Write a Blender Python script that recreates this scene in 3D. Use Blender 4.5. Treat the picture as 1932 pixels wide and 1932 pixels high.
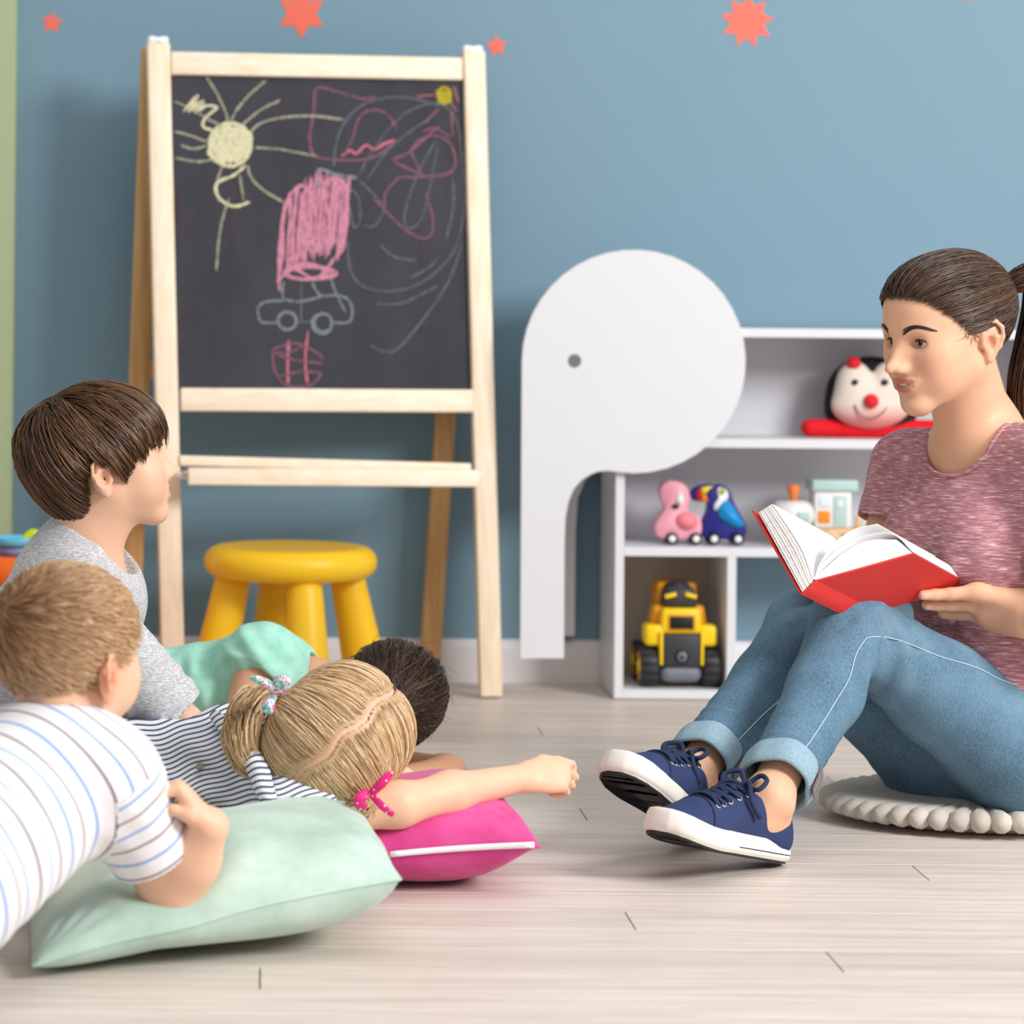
import bpy, bmesh, math, random
import numpy as np
from mathutils import Vector, Matrix
random.seed(7); RNG = np.random.default_rng(11)
for o in list(bpy.data.objects): bpy.data.objects.remove(o, do_unlink=True)
SC = bpy.context.scene
COL = SC.collection

# ------------------------------------------------------------------ camera
IMG = 1932.0; FPX = 5000.0; PPX, PPY = 500.0, 600.0; CAMZ = 0.77; ROLL = math.radians(0.5)
cam_d = bpy.data.cameras.new('camera'); cam = bpy.data.objects.new('camera', cam_d); COL.objects.link(cam)
cam_d.sensor_fit = 'HORIZONTAL'; cam_d.sensor_width = 36.0; cam_d.lens = FPX / IMG * 36.0
cam_d.shift_x = (IMG / 2 - PPX) / IMG; cam_d.shift_y = (PPY - IMG / 2) / IMG
cam_d.clip_start = 0.05; cam_d.clip_end = 60
cam.matrix_world = Matrix.Translation((0, 0, CAMZ)) @ Matrix.Rotation(math.pi / 2, 4, 'X') @ Matrix.Rotation(ROLL, 4, 'Z')
cam_d.dof.use_dof = True; cam_d.dof.focus_distance = 3.85; cam_d.dof.aperture_fstop = 4.2
SC.camera = cam

# ------------------------------------------------------------------ light
SC.view_settings.view_transform = 'Standard'; SC.view_settings.look = 'None'
SC.view_settings.gamma = 1.0; SC.view_settings.use_curve_mapping = False
SC.view_settings.exposure = 0.2
world = bpy.data.worlds.new('world'); SC.world = world; world.use_nodes = True
world.node_tree.nodes['Background'].inputs[0].default_value = (1.0, 0.985, 0.97, 1)
world.node_tree.nodes['Background'].inputs[1].default_value = 0.46
def area(name, loc, target, sx, sy, power, col=(1, 1, 1)):
    d = bpy.data.lights.new(name, 'AREA'); d.shape = 'RECTANGLE'; d.size = sx; d.size_y = sy; d.energy = power; d.color = col
    o = bpy.data.objects.new(name, d); COL.objects.link(o); o.location = loc
    o.rotation_euler = (Vector(target) - Vector(loc)).to_track_quat('-Z', 'Y').to_euler(); return o
area('window_light', (3.7, 1.2, 2.7), (0.6, 4.6, 0.4), 1.5, 1.4, 200, (1, 0.99, 0.975))
area('ceiling_light', (0.8, 2.6, 3.2), (0.8, 3.6, 0.0), 3.0, 2.0, 26, (1, 0.98, 0.95))

# ------------------------------------------------------------------ pixel -> world
_c, _s = math.cos(ROLL), math.sin(ROLL)
def P(px, py, Y):
    dx, dy = px - PPX, py - PPY
    ix, iy = _c * dx + _s * dy, -_s * dx + _c * dy
    return Vector((ix * Y / FPX, Y, CAMZ - iy * Y / FPX))
def PX(p):
    ix, iy = p[0] * FPX / p[1], (CAMZ - p[2]) * FPX / p[1]
    return (PPX + _c * ix - _s * iy, PPY + _s * ix + _c * iy)
def Pz(px, py, z):
    d = P(px, py, 1.0) - Vector((0, 0, CAMZ)); t = (z - CAMZ) / d.z
    return Vector((0, 0, CAMZ)) + d * t
def Ppl(px, py, p0, n):
    o = Vector((0, 0, CAMZ)); d = P(px, py, 1.0) - o
    return o + d * ((p0 - o).dot(n) / d.dot(n))

# ------------------------------------------------------------------ objects
ORG = {}
def tag(o, label=None, cat=None, group=None, kind=None):
    if label: o['label'] = label
    if cat: o['category'] = cat
    if group: o['group'] = group
    if kind: o['kind'] = kind
    return o
def npmesh(name, V, Fc, smooth=True):
    me = bpy.data.meshes.new(name)
    if isinstance(Fc, np.ndarray):
        V = np.asarray(V, np.float32); n = Fc.shape[1]
        me.vertices.add(len(V)); me.vertices.foreach_set('co', V.ravel())
        me.loops.add(Fc.size); me.loops.foreach_set('vertex_index', Fc.astype(np.int32).ravel())
        me.polygons.add(len(Fc)); me.polygons.foreach_set('loop_start', np.arange(0, Fc.size, n, dtype=np.int32))
        me.update(calc_edges=True); me.validate()
    else:
        me.from_pydata([tuple(v) for v in V], [], Fc); me.update()
    if smooth: me.polygons.foreach_set('use_smooth', np.ones(len(me.polygons), bool))
    return me
def root_of(o):
    while o.parent: o = o.parent
    return o
def obj(name, V, Fc, mat, parent=None, smooth=True, org=None):
    """V in world metres; top-level objects get their origin at org (default: base centre)."""
    V = np.asarray([tuple(v) for v in V] if not isinstance(V, np.ndarray) else V, float)
    if parent is None:
        if org is None: org = ((V[:, 0].min() + V[:, 0].max()) / 2, (V[:, 1].min() + V[:, 1].max()) / 2, V[:, 2].min())
        org = np.array(org, float)
    else: org = ORG[root_of(parent).name]
    o = bpy.data.objects.new(name, npmesh(name, V - org, Fc, smooth)); COL.objects.link(o)
    if mat: o.data.materials.append(mat)
    if parent is None: o.location = org; ORG[o.name] = org
    else: o.parent = parent
    return o
def empty(name, loc):
    o = bpy.data.objects.new(name, None); COL.objects.link(o); o.location = loc; o.empty_display_size = 0.05
    ORG[o.name] = np.array(loc, float); return o
def vattr(o, name, arr, kind='FLOAT_COLOR'):
    a = o.data.attributes.new(name, kind, 'POINT')
    if kind == 'FLOAT_COLOR':
        arr = np.asarray(arr, np.float32)
        if arr.shape[1] == 3: arr = np.c_[arr, np.ones(len(arr), np.float32)]
        a.data.foreach_set('color', arr.ravel())
    else: a.data.foreach_set('value', np.asarray(arr, np.float32))
def bm_out(bm):
    bm.verts.ensure_lookup_table(); bm.verts.index_update()
    V = np.array([v.co[:] for v in bm.verts]); Fc = [[v.index for v in f.verts] for f in bm.faces]; bm.free(); return V, Fc
def rbox(c, size, bev=0.002, R=None, seg=2):
    """bevelled box; R = 3x3 whose columns are the box axes"""
    bm = bmesh.new(); bmesh.ops.create_cube(bm, size=1.0)
    for v in bm.verts: v.co = Vector((v.co.x * size[0], v.co.y * size[1], v.co.z * size[2]))
    if bev > 0: bmesh.ops.bevel(bm, geom=list(bm.edges), offset=bev, segments=seg, profile=0.5, affect='EDGES')
    V, Fc = bm_out(bm)
    if R is not None: V = V @ np.array(R).T
    return V + np.array(c), Fc
def merge(*parts):
    V = []; Fc = []; n = 0
    for v, f in parts:
        V.append(np.asarray(v)); Fc += [[i + n for i in q] for q in (f.tolist() if isinstance(f, np.ndarray) else f)]; n += len(v)
    return np.concatenate(V), Fc
def beam(a, b, wv, tv, bev=0.003):
    """box from a to b, cross-section full vectors wv, tv"""
    a, b, wv, tv = Vector(a), Vector(b), Vector(wv), Vector(tv); ax = b - a
    R = np.array([ax.normalized()[:], wv.normalized()[:], tv.normalized()[:]]).T
    return rbox((a + b) / 2, (ax.length, wv.length, tv.length), bev, R)
def catmull(pts, n=6, closed=False):
    pts = [np.array(p, float) for p in pts]; out = []; m = len(pts)
    if m < 3: return np.array(pts)
    for i in range(m if closed else m - 1):
        p0 = pts[(i - 1) % m] if closed or i > 0 else 2 * pts[0] - pts[1]
        p1 = pts[i]; p2 = pts[(i + 1) % m]
        p3 = pts[(i + 2) % m] if closed or i + 2 < m else 2 * pts[-1] - pts[-2]
        for k in range(n):
            t = k / n
            out.append(0.5 * ((2 * p1) + (p2 - p0) * t + (2 * p0 - 5 * p1 + 4 * p2 - p3) * t * t + (3 * p1 - p0 - 3 * p2 + p3) * t ** 3))
    if not closed: out.append(pts[-1])
    return np.array(out)
def tube(pts, r, sides=8, closed=False, flat=None, cap=True):
    """tube along pts; r scalar or list; flat=(normal, ratio) squashes along normal"""
    pts = np.asarray(pts, float); n = len(pts); r = np.full(n, r) if np.isscalar(r) else np.interp(np.linspace(0, 1, n), np.linspace(0, 1, len(r)), r)
    T = np.roll(pts, -1, 0) - np.roll(pts, 1, 0) if closed else np.gradient(pts, axis=0)
    T /= np.linalg.norm(T, axis=1)[:, None] + 1e-12
    u = np.cross(T[0], [0, 0, 1.0]);
    if np.linalg.norm(u) < .1: u = np.cross(T[0], [1.0, 0, 0])
    V = []
    for i in range(n):
        u = u - T[i] * np.dot(u, T[i]); u /= np.linalg.norm(u) + 1e-12; w = np.cross(T[i], u)
        for k in range(sides):
            a = 2 * math.pi * k / sides; off = (u * math.cos(a) + w * math.sin(a)) * r[i]
            if flat is not None:
                nn = np.array(flat[0]) / np.linalg.norm(flat[0]); off = off - nn * np.dot(off, nn) * (1 - flat[1])
            V.append(pts[i] + off)
    Fc = []; m = n if closed else n - 1
    for i in range(m):
        j = (i + 1) % n
        for k in range(sides): k2 = (k + 1) % sides; Fc.append([i * sides + k, i * sides + k2, j * sides + k2, j * sides + k])
    if not closed and cap: Fc.append(list(range(sides))[::-1]); Fc.append([(n - 1) * sides + k for k in range(sides)])
    return np.array(V), Fc
def lathe(profile, c, n=40, R=None):
    """profile [(r,z)] revolved around z through c"""
    V = []; Fc = []
    for r, z in profile:
        for k in range(n): a = 2 * math.pi * k / n; V.append((r * math.cos(a), r * math.sin(a), z))
    m = len(profile)
    for i in range(m - 1):
        for k in range(n): k2 = (k + 1) % n; Fc.append([i * n + k, i * n + k2, (i + 1) * n + k2, (i + 1) * n + k])
    if profile[0][0] > 1e-6: Fc.append(list(range(n))[::-1])
    if profile[-1][0] > 1e-6: Fc.append([(m - 1) * n + k for k in range(n)])
    V = np.array(V)
    if R is not None: V = V @ np.array(R).T
    return V + np.array(c), Fc
def extrude_poly(outline, holes, depth, place, bev=0.0):
    """flat plate from a 2D outline with holes; place(x,y,d)->world; filled with bmesh"""
    bm = bmesh.new(); loops = [outline] + holes; es = []
    for lp in loops:
        vs = [bm.verts.new((p[0], p[1], 0)) for p in lp]
        es += [bm.edges.new((vs[i], vs[(i + 1) % len(vs)])) for i in range(len(vs))]
    bmesh.ops.triangle_fill(bm, use_beauty=True, use_dissolve=False, edges=es)
    r = bmesh.ops.extrude_face_region(bm, geom=list(bm.faces))
    for g in r['geom']:
        if isinstance(g, bmesh.types.BMVert): g.co.z = depth
    bmesh.ops.recalc_face_normals(bm, faces=list(bm.faces))
    V, Fc = bm_out(bm)
    return np.array([place(*v)[:] for v in V]), Fc

# ------------------------------------------------------------------ implicit surfaces
class Sdf:
    """ordered list of rounded cones / ellipsoids blended with a polynomial smooth minimum"""
    def __init__(s): s.ops = []
    def cone(s, a, b, ra, rb, k=0.01, sub=False):
        a, b = np.array(a, float), np.array(b, float); r = max(ra, rb)
        s.ops.append(('c', (a, b - a, ra, rb), k, sub, np.minimum(a, b) - r - k, np.maximum(a, b) + r + k)); return s
    def chain(s, pts, rs, k=0.01):
        for i in range(len(pts) - 1): s.cone(pts[i], pts[i + 1], rs[i], rs[i + 1], k)
        return s
    def ell(s, c, r, R=None, k=0.01, sub=False):
        c = np.array(c, float); r = np.array(r, float); R = np.eye(3) if R is None else np.array(R, float); m = np.abs(R) @ r
        s.ops.append(('e', (c, r, R), k, sub, c - m - k, c + m + k)); return s
    def cut(s, p, n, c=None, rad=1e9):
        n = np.array(n, float); n /= np.linalg.norm(n); c = np.array(p if c is None else c, float)
        s.ops.append(('p', (np.array(p, float), n, c, rad), 0.002, True, c - rad, c + rad)); return s
    @staticmethod
    def prim(op, X):
        t, a = op[0], op[1]
        if t == 'c':
            A, D, ra, rb = a; q = X - A; h = np.clip(q @ D / (D @ D + 1e-12), 0, 1)
            return np.linalg.norm(q - h[..., None] * D, axis=-1) - (ra + (rb - ra) * h)
        if t == 'e':
            c, r, R = a; q = (X - c) @ R; k0 = np.linalg.norm(q / r, axis=-1); k1 = np.linalg.norm(q / (r * r), axis=-1) + 1e-9
            return np.where(k0 < 1e-3, -r.min(), k0 * (k0 - 1) / k1)
        p, n, c, rad = a; d = (p - X) @ n          # removes the side n points to
        if rad < 1e8: d = np.maximum(d, np.linalg.norm(X - c, axis=-1) - rad)
        return d
    def eval(s, X, lo=None, hi=None):
        f = np.full(X.shape[:-1], 1e3)
        if lo is not None: km = max(op[2] for op in s.ops); lo = lo - km * 1.25; hi = hi + km * 1.25
        for op in s.ops:
            if lo is not None and (np.any(op[5] < lo) or np.any(op[4] > hi)): continue
            d = s.prim(op, X); k = op[2]
            if op[3]: d = -d; g = np.maximum(f, d); h = np.maximum(k - np.abs(f - d), 0) / k; f = g + h * h * k / 4
            else: g = np.minimum(f, d); h = np.maximum(k - np.abs(f - d), 0) / k; f = g - h * h * k / 4
        return f
    def grad(s, X, e=1e-3):
        G = np.stack([s.eval(X + np.eye(3)[i] * e) - s.eval(X - np.eye(3)[i] * e) for i in range(3)], -1)
        return G / (np.linalg.norm(G, axis=-1)[..., None] + 1e-9)
    def mesh(s, h, B=24):
        pos = [op for op in s.ops if not op[3]]
        lo = np.min([op[4] for op in pos], 0) - 3 * h; hi = np.max([op[5] for op in pos], 0) + 3 * h
        N = np.ceil((hi - lo) / h).astype(int) + 2; nb = (N + B - 1) // B
        I = np.stack(np.meshgrid(*[np.arange(n) for n in nb], indexing='ij'), -1).reshape(-1, 3)
        C = lo + (I + .5) * B * h; f0 = s.eval(C); I = I[np.abs(f0) < B * h * .87 * 1.4 + .015]
        g = np.arange(B + 1); G = np.stack(np.meshgrid(g, g, g, indexing='ij'), -1)
        S = np.array([1, 0, 0]) * 0 + np.array([(N[1] + B + 2) * (N[2] + B + 2), N[2] + B + 2, 1], np.int64)
        ids = []; vs = []; quads = []
        cor = [(i, j, k) for i in (0, 1) for j in (0, 1) for k in (0, 1)]
        ed = [(a, b) for a in range(8) for b in range(a + 1, 8) if sum(abs(cor[a][m] - cor[b][m]) for m in range(3)) == 1]
        for bi in I:
            base = bi * B; X = lo + (base + G) * h; F = s.eval(X, X[0, 0, 0] - h, X[-1, -1, -1] + h)
            if F.min() > 0 or F.max() < 0: continue
            ins = F < 0; c = sum(ins[i:B + i, j:B + j, k:B + k].astype(np.int8) for i, j, k in cor)
            a = np.argwhere((c > 0) & (c < 8))
            if not len(a): continue
            fv = np.stack([F[a[:, 0] + i, a[:, 1] + j, a[:, 2] + k] for i, j, k in cor], 1)
            acc = np.zeros((len(a), 3)); cnt = np.zeros(len(a))
            for p, q in ed:
                m = (fv[:, p] < 0) != (fv[:, q] < 0); t = np.where(m, fv[:, p] / (fv[:, p] - fv[:, q] + 1e-12 * (fv[:, p] == fv[:, q])), 0)
                pt = np.array(cor[p]) + t[:, None] * (np.array(cor[q]) - np.array(cor[p])); acc += pt * m[:, None]; cnt += m
            vs.append(lo + (base + a + acc / cnt[:, None]) * h); ids.append((base + a + 1) @ S)
            for ax in range(3):
                sl = [slice(0, B)] * 3; sh = list(sl); sh[ax] = slice(1, B + 1)
                A0 = ins[tuple(sl)]; A1 = ins[tuple(sh)]; e = np.argwhere(A0 != A1)
                if not len(e): continue
                fl = A0[e[:, 0], e[:, 1], e[:, 2]]; u = np.eye(3, dtype=int)[(ax + 1) % 3]; w = np.eye(3, dtype=int)[(ax + 2) % 3]; e0 = base + e + 1
                q = np.stack([(e0 - u - w) @ S, (e0 - w) @ S, e0 @ S, (e0 - u) @ S], 1)
                q[~fl] = q[~fl][:, ::-1]; quads.append(q)
        ids = np.concatenate(ids); V = np.concatenate(vs); Q = np.concatenate(quads)
        miss = np.setdiff1d(np.unique(Q), ids)
        if len(miss):                              # cells that touch a neighbour's crossing edge: close the gap
            ijk = np.stack([miss // S[0], (miss % S[0]) // S[1], miss % S[1]], 1); ids = np.concatenate([ids, miss]); V = np.concatenate([V, lo + (ijk - .5) * h])
        o = np.argsort(ids); ids = ids[o]; V = V[o]
        k = np.searchsorted(ids, Q); k = np.clip(k, 0, len(ids) - 1); ok = np.all(ids[k] == Q, 1)
        return V, k[ok]
def relax(V, Q, it=2, lam=0.5):
    n = len(V); e = np.concatenate([Q[:, [i, (i + 1) % Q.shape[1]]] for i in range(Q.shape[1])])
    deg = np.bincount(e[:, 0], minlength=n) + np.bincount(e[:, 1], minlength=n)
    for _ in range(it):
        S = np.zeros_like(V)
        for c in range(3): S[:, c] = np.bincount(e[:, 0], V[e[:, 1], c], n) + np.bincount(e[:, 1], V[e[:, 0], c], n)
        V = V + lam * (S / np.maximum(deg, 1)[:, None] - V)
    return V
def vnormals(V, Q):
    fn = np.cross(V[Q[:, 1]] - V[Q[:, 0]], V[Q[:, 2]] - V[Q[:, 0]]); N = np.zeros_like(V)
    for i in range(Q.shape[1]):
        for c in range(3): N[:, c] += np.bincount(Q[:, i], fn[:, c], len(V))
    return N / (np.linalg.norm(N, axis=1)[:, None] + 1e-12)
def orth(right=None, fwd=None, up=None):
    """columns X=right, Y=forward, Z=up from approximate forward and up"""
    f = Vector(fwd).normalized(); u = Vector(up); r = f.cross(u).normalized(); u = r.cross(f)
    return np.array([r[:], f[:], u[:]]).T

# ------------------------------------------------------------------ materials
def lin(h):
    h = h.lstrip('#'); v = [int(h[i:i + 2], 16) / 255 for i in (0, 2, 4)]
    return tuple(x / 12.92 if x <= .04045 else ((x + .055) / 1.055) ** 2.4 for x in v)
class M:
    def __init__(s, name, col='#cccccc', rough=.5, spec=.4, **kw):
        s.m = bpy.data.materials.new(name); s.m.use_nodes = True; s.t = s.m.node_tree; s.b = s.t.nodes['Principled BSDF']
        s.col = lin(col) if isinstance(col, str) else col
        s.b.inputs['Base Color'].default_value = (*s.col, 1); s.b.inputs['Roughness'].default_value = rough
        s.b.inputs['Specular IOR Level'].default_value = spec
        for k, v in kw.items(): s.b.inputs[k].default_value = v
        s._bump = None
    def n(s, t, **kw):
        nd = s.t.nodes.new(t)
        for k, v in kw.items():
            if k.startswith('i_'):
                key = k[2:]; key = int(key) if key.isdigit() else key.replace('_', ' ')
                nd.inputs[key].default_value = v
            else: setattr(nd, k, v)
        return nd
    def l(s, a, b): s.t.links.new(a, b)
    def coord(s, scale=(1, 1, 1), rot=(0, 0, 0), space='Object'):
        tc = s.n('ShaderNodeTexCoord'); mp = s.n('ShaderNodeMapping'); mp.inputs['Scale'].default_value = scale; mp.inputs['Rotation'].default_value = rot
        s.l(tc.outputs[space], mp.inputs[0]); return mp.outputs[0]
    def noise(s, scale=10, detail=4, rough=.6, stretch=(1, 1, 1), rot=(0, 0, 0)):
        nd = s.n('ShaderNodeTexNoise'); nd.inputs['Scale'].default_value = scale; nd.inputs['Detail'].default_value = detail; nd.inputs['Roughness'].default_value = rough
        s.l(s.coord(stretch, rot), nd.inputs['Vector']); return nd.outputs['Fac']
    def ramp(s, fac, stops, interp='LINEAR'):
        r = s.n('ShaderNodeValToRGB'); r.color_ramp.interpolation = interp; e = r.color_ramp.elements
        while len(e) > 1: e.remove(e[-1])
        for i, (p, c) in enumerate(stops):
            el = e[0] if i == 0 else e.new(p); el.position = p; c = lin(c) if isinstance(c, str) else c; el.color = (*c[:3], 1)
        s.l(fac, r.inputs[0]); return r.outputs[0]
    def mix(s, fac, a, b, mode='MIX'):
        x = s.n('ShaderNodeMix'); x.data_type = 'RGBA'; x.blend_type = mode
        for v, i in ((fac, 0), (a, 6), (b, 7)):
            if hasattr(v, 'links') or hasattr(v, 'is_linked'): s.l(v, x.inputs[i])
            else: x.inputs[i].default_value = v if i == 0 else (*(lin(v) if isinstance(v, str) else v)[:3], 1)
        return x.outputs[2]
    def base(s, out): s.l(out, s.b.inputs['Base Color']); return s
    def bump(s, h, strength=.2, dist=.002):
        b = s.n('ShaderNodeBump'); b.inputs['Strength'].default_value = strength; b.inputs['Distance'].default_value = dist; s.l(h, b.inputs['Height'])
        if s._bump is not None: s.l(s._bump, b.inputs['Normal'])
        s._bump = b.outputs[0]; s.l(s._bump, s.b.inputs['Normal']); return s
    def attr(s, name, out='Color'):
        a = s.n('ShaderNodeAttribute'); a.attribute_name = name; return a.outputs[out]
def plain(name, col, rough=.5, vary=.06, nscale=8, bs=0, bscale=200, **kw):
    m = M(name, col, rough, **kw); c = m.col
    if vary: m.base(m.mix(m.noise(nscale), tuple(x * (1 - vary) for x in c), tuple(min(1, x * (1 + vary)) for x in c)))
    if bs: m.bump(m.noise(bscale, 2), bs)
    return m.m

# ================================================================== setting
WY = 5.64
m_wall = M('blue_wall_paint', '#7696a8', .62)
m_wall.base(m_wall.mix(m_wall.noise(3, 3), tuple(x * .97 for x in m_wall.col), tuple(x * 1.03 for x in m_wall.col))); m_wall.bump(m_wall.noise(420, 2), .08, .001)
m_green = M('sage_wall_paint', '#a9b992', .6); m_green.bump(m_green.noise(420, 2), .08, .001)
m_white_trim = plain('white_trim_paint', '#e9e6ea', .4, .01)
def struct(name, V, Fc, mat, smooth=False):
    o = obj(name, V, Fc, mat, None, smooth); o['kind'] = 'structure'; return o
XW0, XW1 = -0.532, 3.2
struct('wall_back', *rbox(((XW0 - .3 + XW1) / 2, WY + .06, 1.3), (XW1 - XW0 + .3, .12, 2.6), 0), m_wall.m)
struct('wall_left', *rbox((XW0 - .75, WY + .035, 1.3), (1.5, .15, 2.6), .002), m_green.m)
def baseboard(name, x0, x1, yf):
    prof = [(0, 0), (.014, 0), (.014, .072), (.011, .084), (.005, .0905), (0, .0915)]
    V = [(x, yf - d, z) for x in (x0, x1) for d, z in prof]; n = len(prof)
    Fc = [[i, (i + 1) % n, n + (i + 1) % n, n + i] for i in range(n)] + [list(range(n))[::-1], list(range(n, 2 * n))]
    return struct(name, V, Fc, m_white_trim)
baseboard('baseboard_back', XW0, XW1, WY)
baseboard('baseboard_left', XW0 - 1.4, XW0, WY - .04)

# ---- floor: base slab and single planks
m_fl = M('laminate_plank', '#c3b4a8', .42, spec=.35)
oi = m_fl.n('ShaderNodeObjectInfo')
tc = m_fl.n('ShaderNodeTexCoord'); av = m_fl.n('ShaderNodeVectorMath', operation='MULTIPLY_ADD'); m_fl.l(oi.outputs['Random'], av.inputs[0])
av.inputs[1].default_value = (7, 13, 5); m_fl.l(tc.outputs['Object'], av.inputs[2])
def _fn(scale, st, det=5):
    mp = m_fl.n('ShaderNodeMapping'); mp.inputs['Scale'].default_value = st; m_fl.l(av.outputs[0], mp.inputs[0])
    nd = m_fl.n('ShaderNodeTexNoise'); nd.inputs['Scale'].default_value = scale; nd.inputs['Detail'].default_value = det; nd.inputs['Roughness'].default_value = .65; m_fl.l(mp.outputs[0], nd.inputs['Vector']); return nd.outputs['Fac']
g1 = _fn(9, (.32, 6, 6)); g2 = _fn(30, (.15, 7, 7), 3)
c1 = m_fl.ramp(g1, [(.28, '#c2b3a8'), (.5, '#d9cdc4'), (.72, '#e6dcd4')])
c2 = m_fl.mix(.28, c1, m_fl.ramp(g2, [(.35, '#bcaca1'), (.65, '#e9e0d9')]))
rv = m_fl.ramp(oi.outputs['Random'], [(0, (.91, .905, .90)), (1, (1.04, 1.04, 1.04))])
m_fl.base(m_fl.mix(1.0, c2, rv, 'MULTIPLY')); m_fl.bump(g2, .06, .001)
m_gap = plain('floor_joint_dark', '#8d8078', .8, .05)
FX0, FX1 = -2.0, 3.0
floor = struct('floor', *rbox(((FX0 + FX1) / 2, 3.55, -.0165), (FX1 - FX0, 4.2, .02), 0), m_gap)
PW = .1045; known = {}
for px, py in ((1185, 1730), (490, 1856), (1571, 1810), (1723, 1635), (1095, 1527), (1020, 1380), (1560, 1465)):
    p = Pz(px, py, 0); known.setdefault(math.floor((p.y - 3.877) / PW), p.x)
pl = 0; shapes = {}
for r in range(-23, 17):
    y0 = 3.877 + r * PW; y1 = y0 + PW
    if y1 > WY + .02: break
    L = 2.3; xj = known.get(r, .286 * y0 + .12 + (r * .37) % .4)
    xs = [xj + k * L for k in range(-5, 6)]; xs = sorted(set([FX0] + [x for x in xs if FX0 + .05 < x < FX1 - .05] + [FX1]))
    for a, b in zip(xs[:-1], xs[1:]):
        g = .0009; key = round(b - a, 3)
        if key not in shapes:
            V, Fc = rbox((0, 0, -.0033), (b - a - 2 * g, PW - 1.6 * g, .0066), .0007, None, 1)
            shapes[key] = npmesh('plank', V, Fc, False); shapes[key].materials.append(m_fl.m)
        o = bpy.data.objects.new('plank', shapes[key]); COL.objects.link(o); o.parent = floor
        w = Vector(((a + b) / 2, (y0 + y1) / 2, 0)); o.location = w - floor.location

# ---- wall star stickers
m_coral = plain('coral_vinyl', '#ef6f5c', .5, .02)
def star(px, py, rpx, n, inner, rot, label):
    c = P(px, py, WY); s = WY / FPX
    out = []
    for i in range(2 * n):
        a = rot + math.pi * i / n; r = rpx * s * (1 if i % 2 == 0 else inner); out.append((r * math.sin(a), r * math.cos(a)))
    V, Fc = extrude_poly(out, [], .0012, lambda x, y, d: Vector((c.x + x, WY - d, c.z + y)))
    tag(obj('star_sticker', V, Fc, m_coral, None, False), label, 'sticker', 'coral star stickers on the blue wall')
star(98, 43, 22, 5, .5, .1, 'small five-pointed coral star on the blue wall beside the sage green wall')
star(569, 25, 48, 6, .58, math.pi, 'large six-pointed coral star on the blue wall above the chalkboard easel')
star(937, 87, 22, 5, .5, -.1, 'small five-pointed coral star on the wall beside the easel post')
star(1410, 40, 51, 9, .62, .05, 'large nine-pointed coral star on the wall above the elephant bookcase')
star(1822, -17, 24, 5, .5, .15, 'coral star high on the wall above the seated woman')

# ================================================================== easel
m_wood = M('pale_pine', '#f0dcc3', .5)
gv = m_wood.noise(14, 4, .6, (6, 6, .35)); m_wood.base(m_wood.ramp(gv, [(.3, '#ecd2b0'), (.55, '#f4e2ca'), (.8, '#f8ebd9')])); m_wood.bump(gv, .05, .001)
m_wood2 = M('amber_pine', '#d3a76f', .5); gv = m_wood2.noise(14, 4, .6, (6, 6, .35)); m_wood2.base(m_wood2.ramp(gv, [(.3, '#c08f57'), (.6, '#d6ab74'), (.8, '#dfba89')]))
m_wood3 = M('pale_pine_rail', '#f0dcc3', .5)
gv = m_wood3.noise(14, 4, .6, (.35, 6, 6)); m_wood3.base(m_wood3.ramp(gv, [(.3, '#efd8ba'), (.55, '#f5e5cf'), (.8, '#f9eddd')]))
m_slate = M('chalkboard_slate', '#34343b', .75); sm = m_slate.noise(5, 5, .7, (1, 1, .5)); sm2 = m_slate.noise(11, 3, .6, (3.5, 1, .35))
m_slate.base(m_slate.mix(m_slate.ramp(sm2, [(.60, (0, 0, 0)), (.74, (.55, .55, .55))]), m_slate.ramp(sm, [(.3, '#2c2c34'), (.7, '#3c3c45')]), '#3a2320'))
m_wplast = plain('white_plastic', '#eef0f2', .35, .01)
FLt, FLb = P(298, 82, 5.385), Pz(327, 1330, 0); FRt, FRb = P(893, 97, 5.475), Pz(925, 1318, 0)
FLb = P(327, 1333, 5.26); FLb.z = 0
ex = (FRb - FLb); ex.z = 0; ex.normalize()
ea = empty('easel', ((FLb.x + FRb.x) / 2, (FLb.y + FRb.y) / 2 + .1, 0)); tag(ea, 'pale pine A-frame easel with a chalkboard full of children\'s chalk drawings', 'easel')
e_n = (FLt - FLb).cross(ex).normalized()
if e_n.y > 0: e_n = -e_n
e_u = ex.cross(e_n).normalized() if ex.cross(e_n).z > 0 else -ex.cross(e_n).normalized()
FP0 = FLb.copy()
def E(px, py, off=0.0): return Ppl(px, py, FP0 + e_n * off, e_n)
for a, b in ((E(298, 82), E(327, 1332)), (E(893, 97), E(925.5, 1318))):
    b = b + (b - a) * ((b.z - 0.003) / (a.z - b.z)) if b.z > .003 else b
    b.z = max(b.z, .004)
    obj('front_leg', *beam(a, b, ex * .0465, e_n * .022), m_wood.m, ea)
RLt, RLb = P(286, 92, 5.44), P(241, 1296, 5.46); RRt, RRb = P(884, 104, 5.53), P(808, 1290, 5.575)
for a, b in ((RLt, RLb), (RRt, RRb)):
    b.z = .004; obj('rear_leg', *beam(a, b, ex * .042, Vector((ex.y, -ex.x, 0)) * .022), m_wood2.m, ea)
def rail(name, x0, y0, x1, y1, hpx, mat, off=0, th=.02, par=None):
    a, b = E(x0, y0, off), E(x1, y1, off)
    return obj(name, *beam(a, b, e_u * hpx * a.y / FPX, e_n * th), mat, par or ea)
rail('top_rail', 322, 120, 871, 131, 44, m_wood3.m); rail('bottom_rail', 340, 754, 892, 757, 44, m_wood3.m)
a = [E(318, 136, -.004), E(880, 146, -.004), E(893, 742, -.004), E(332, 738, -.004)]
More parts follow.
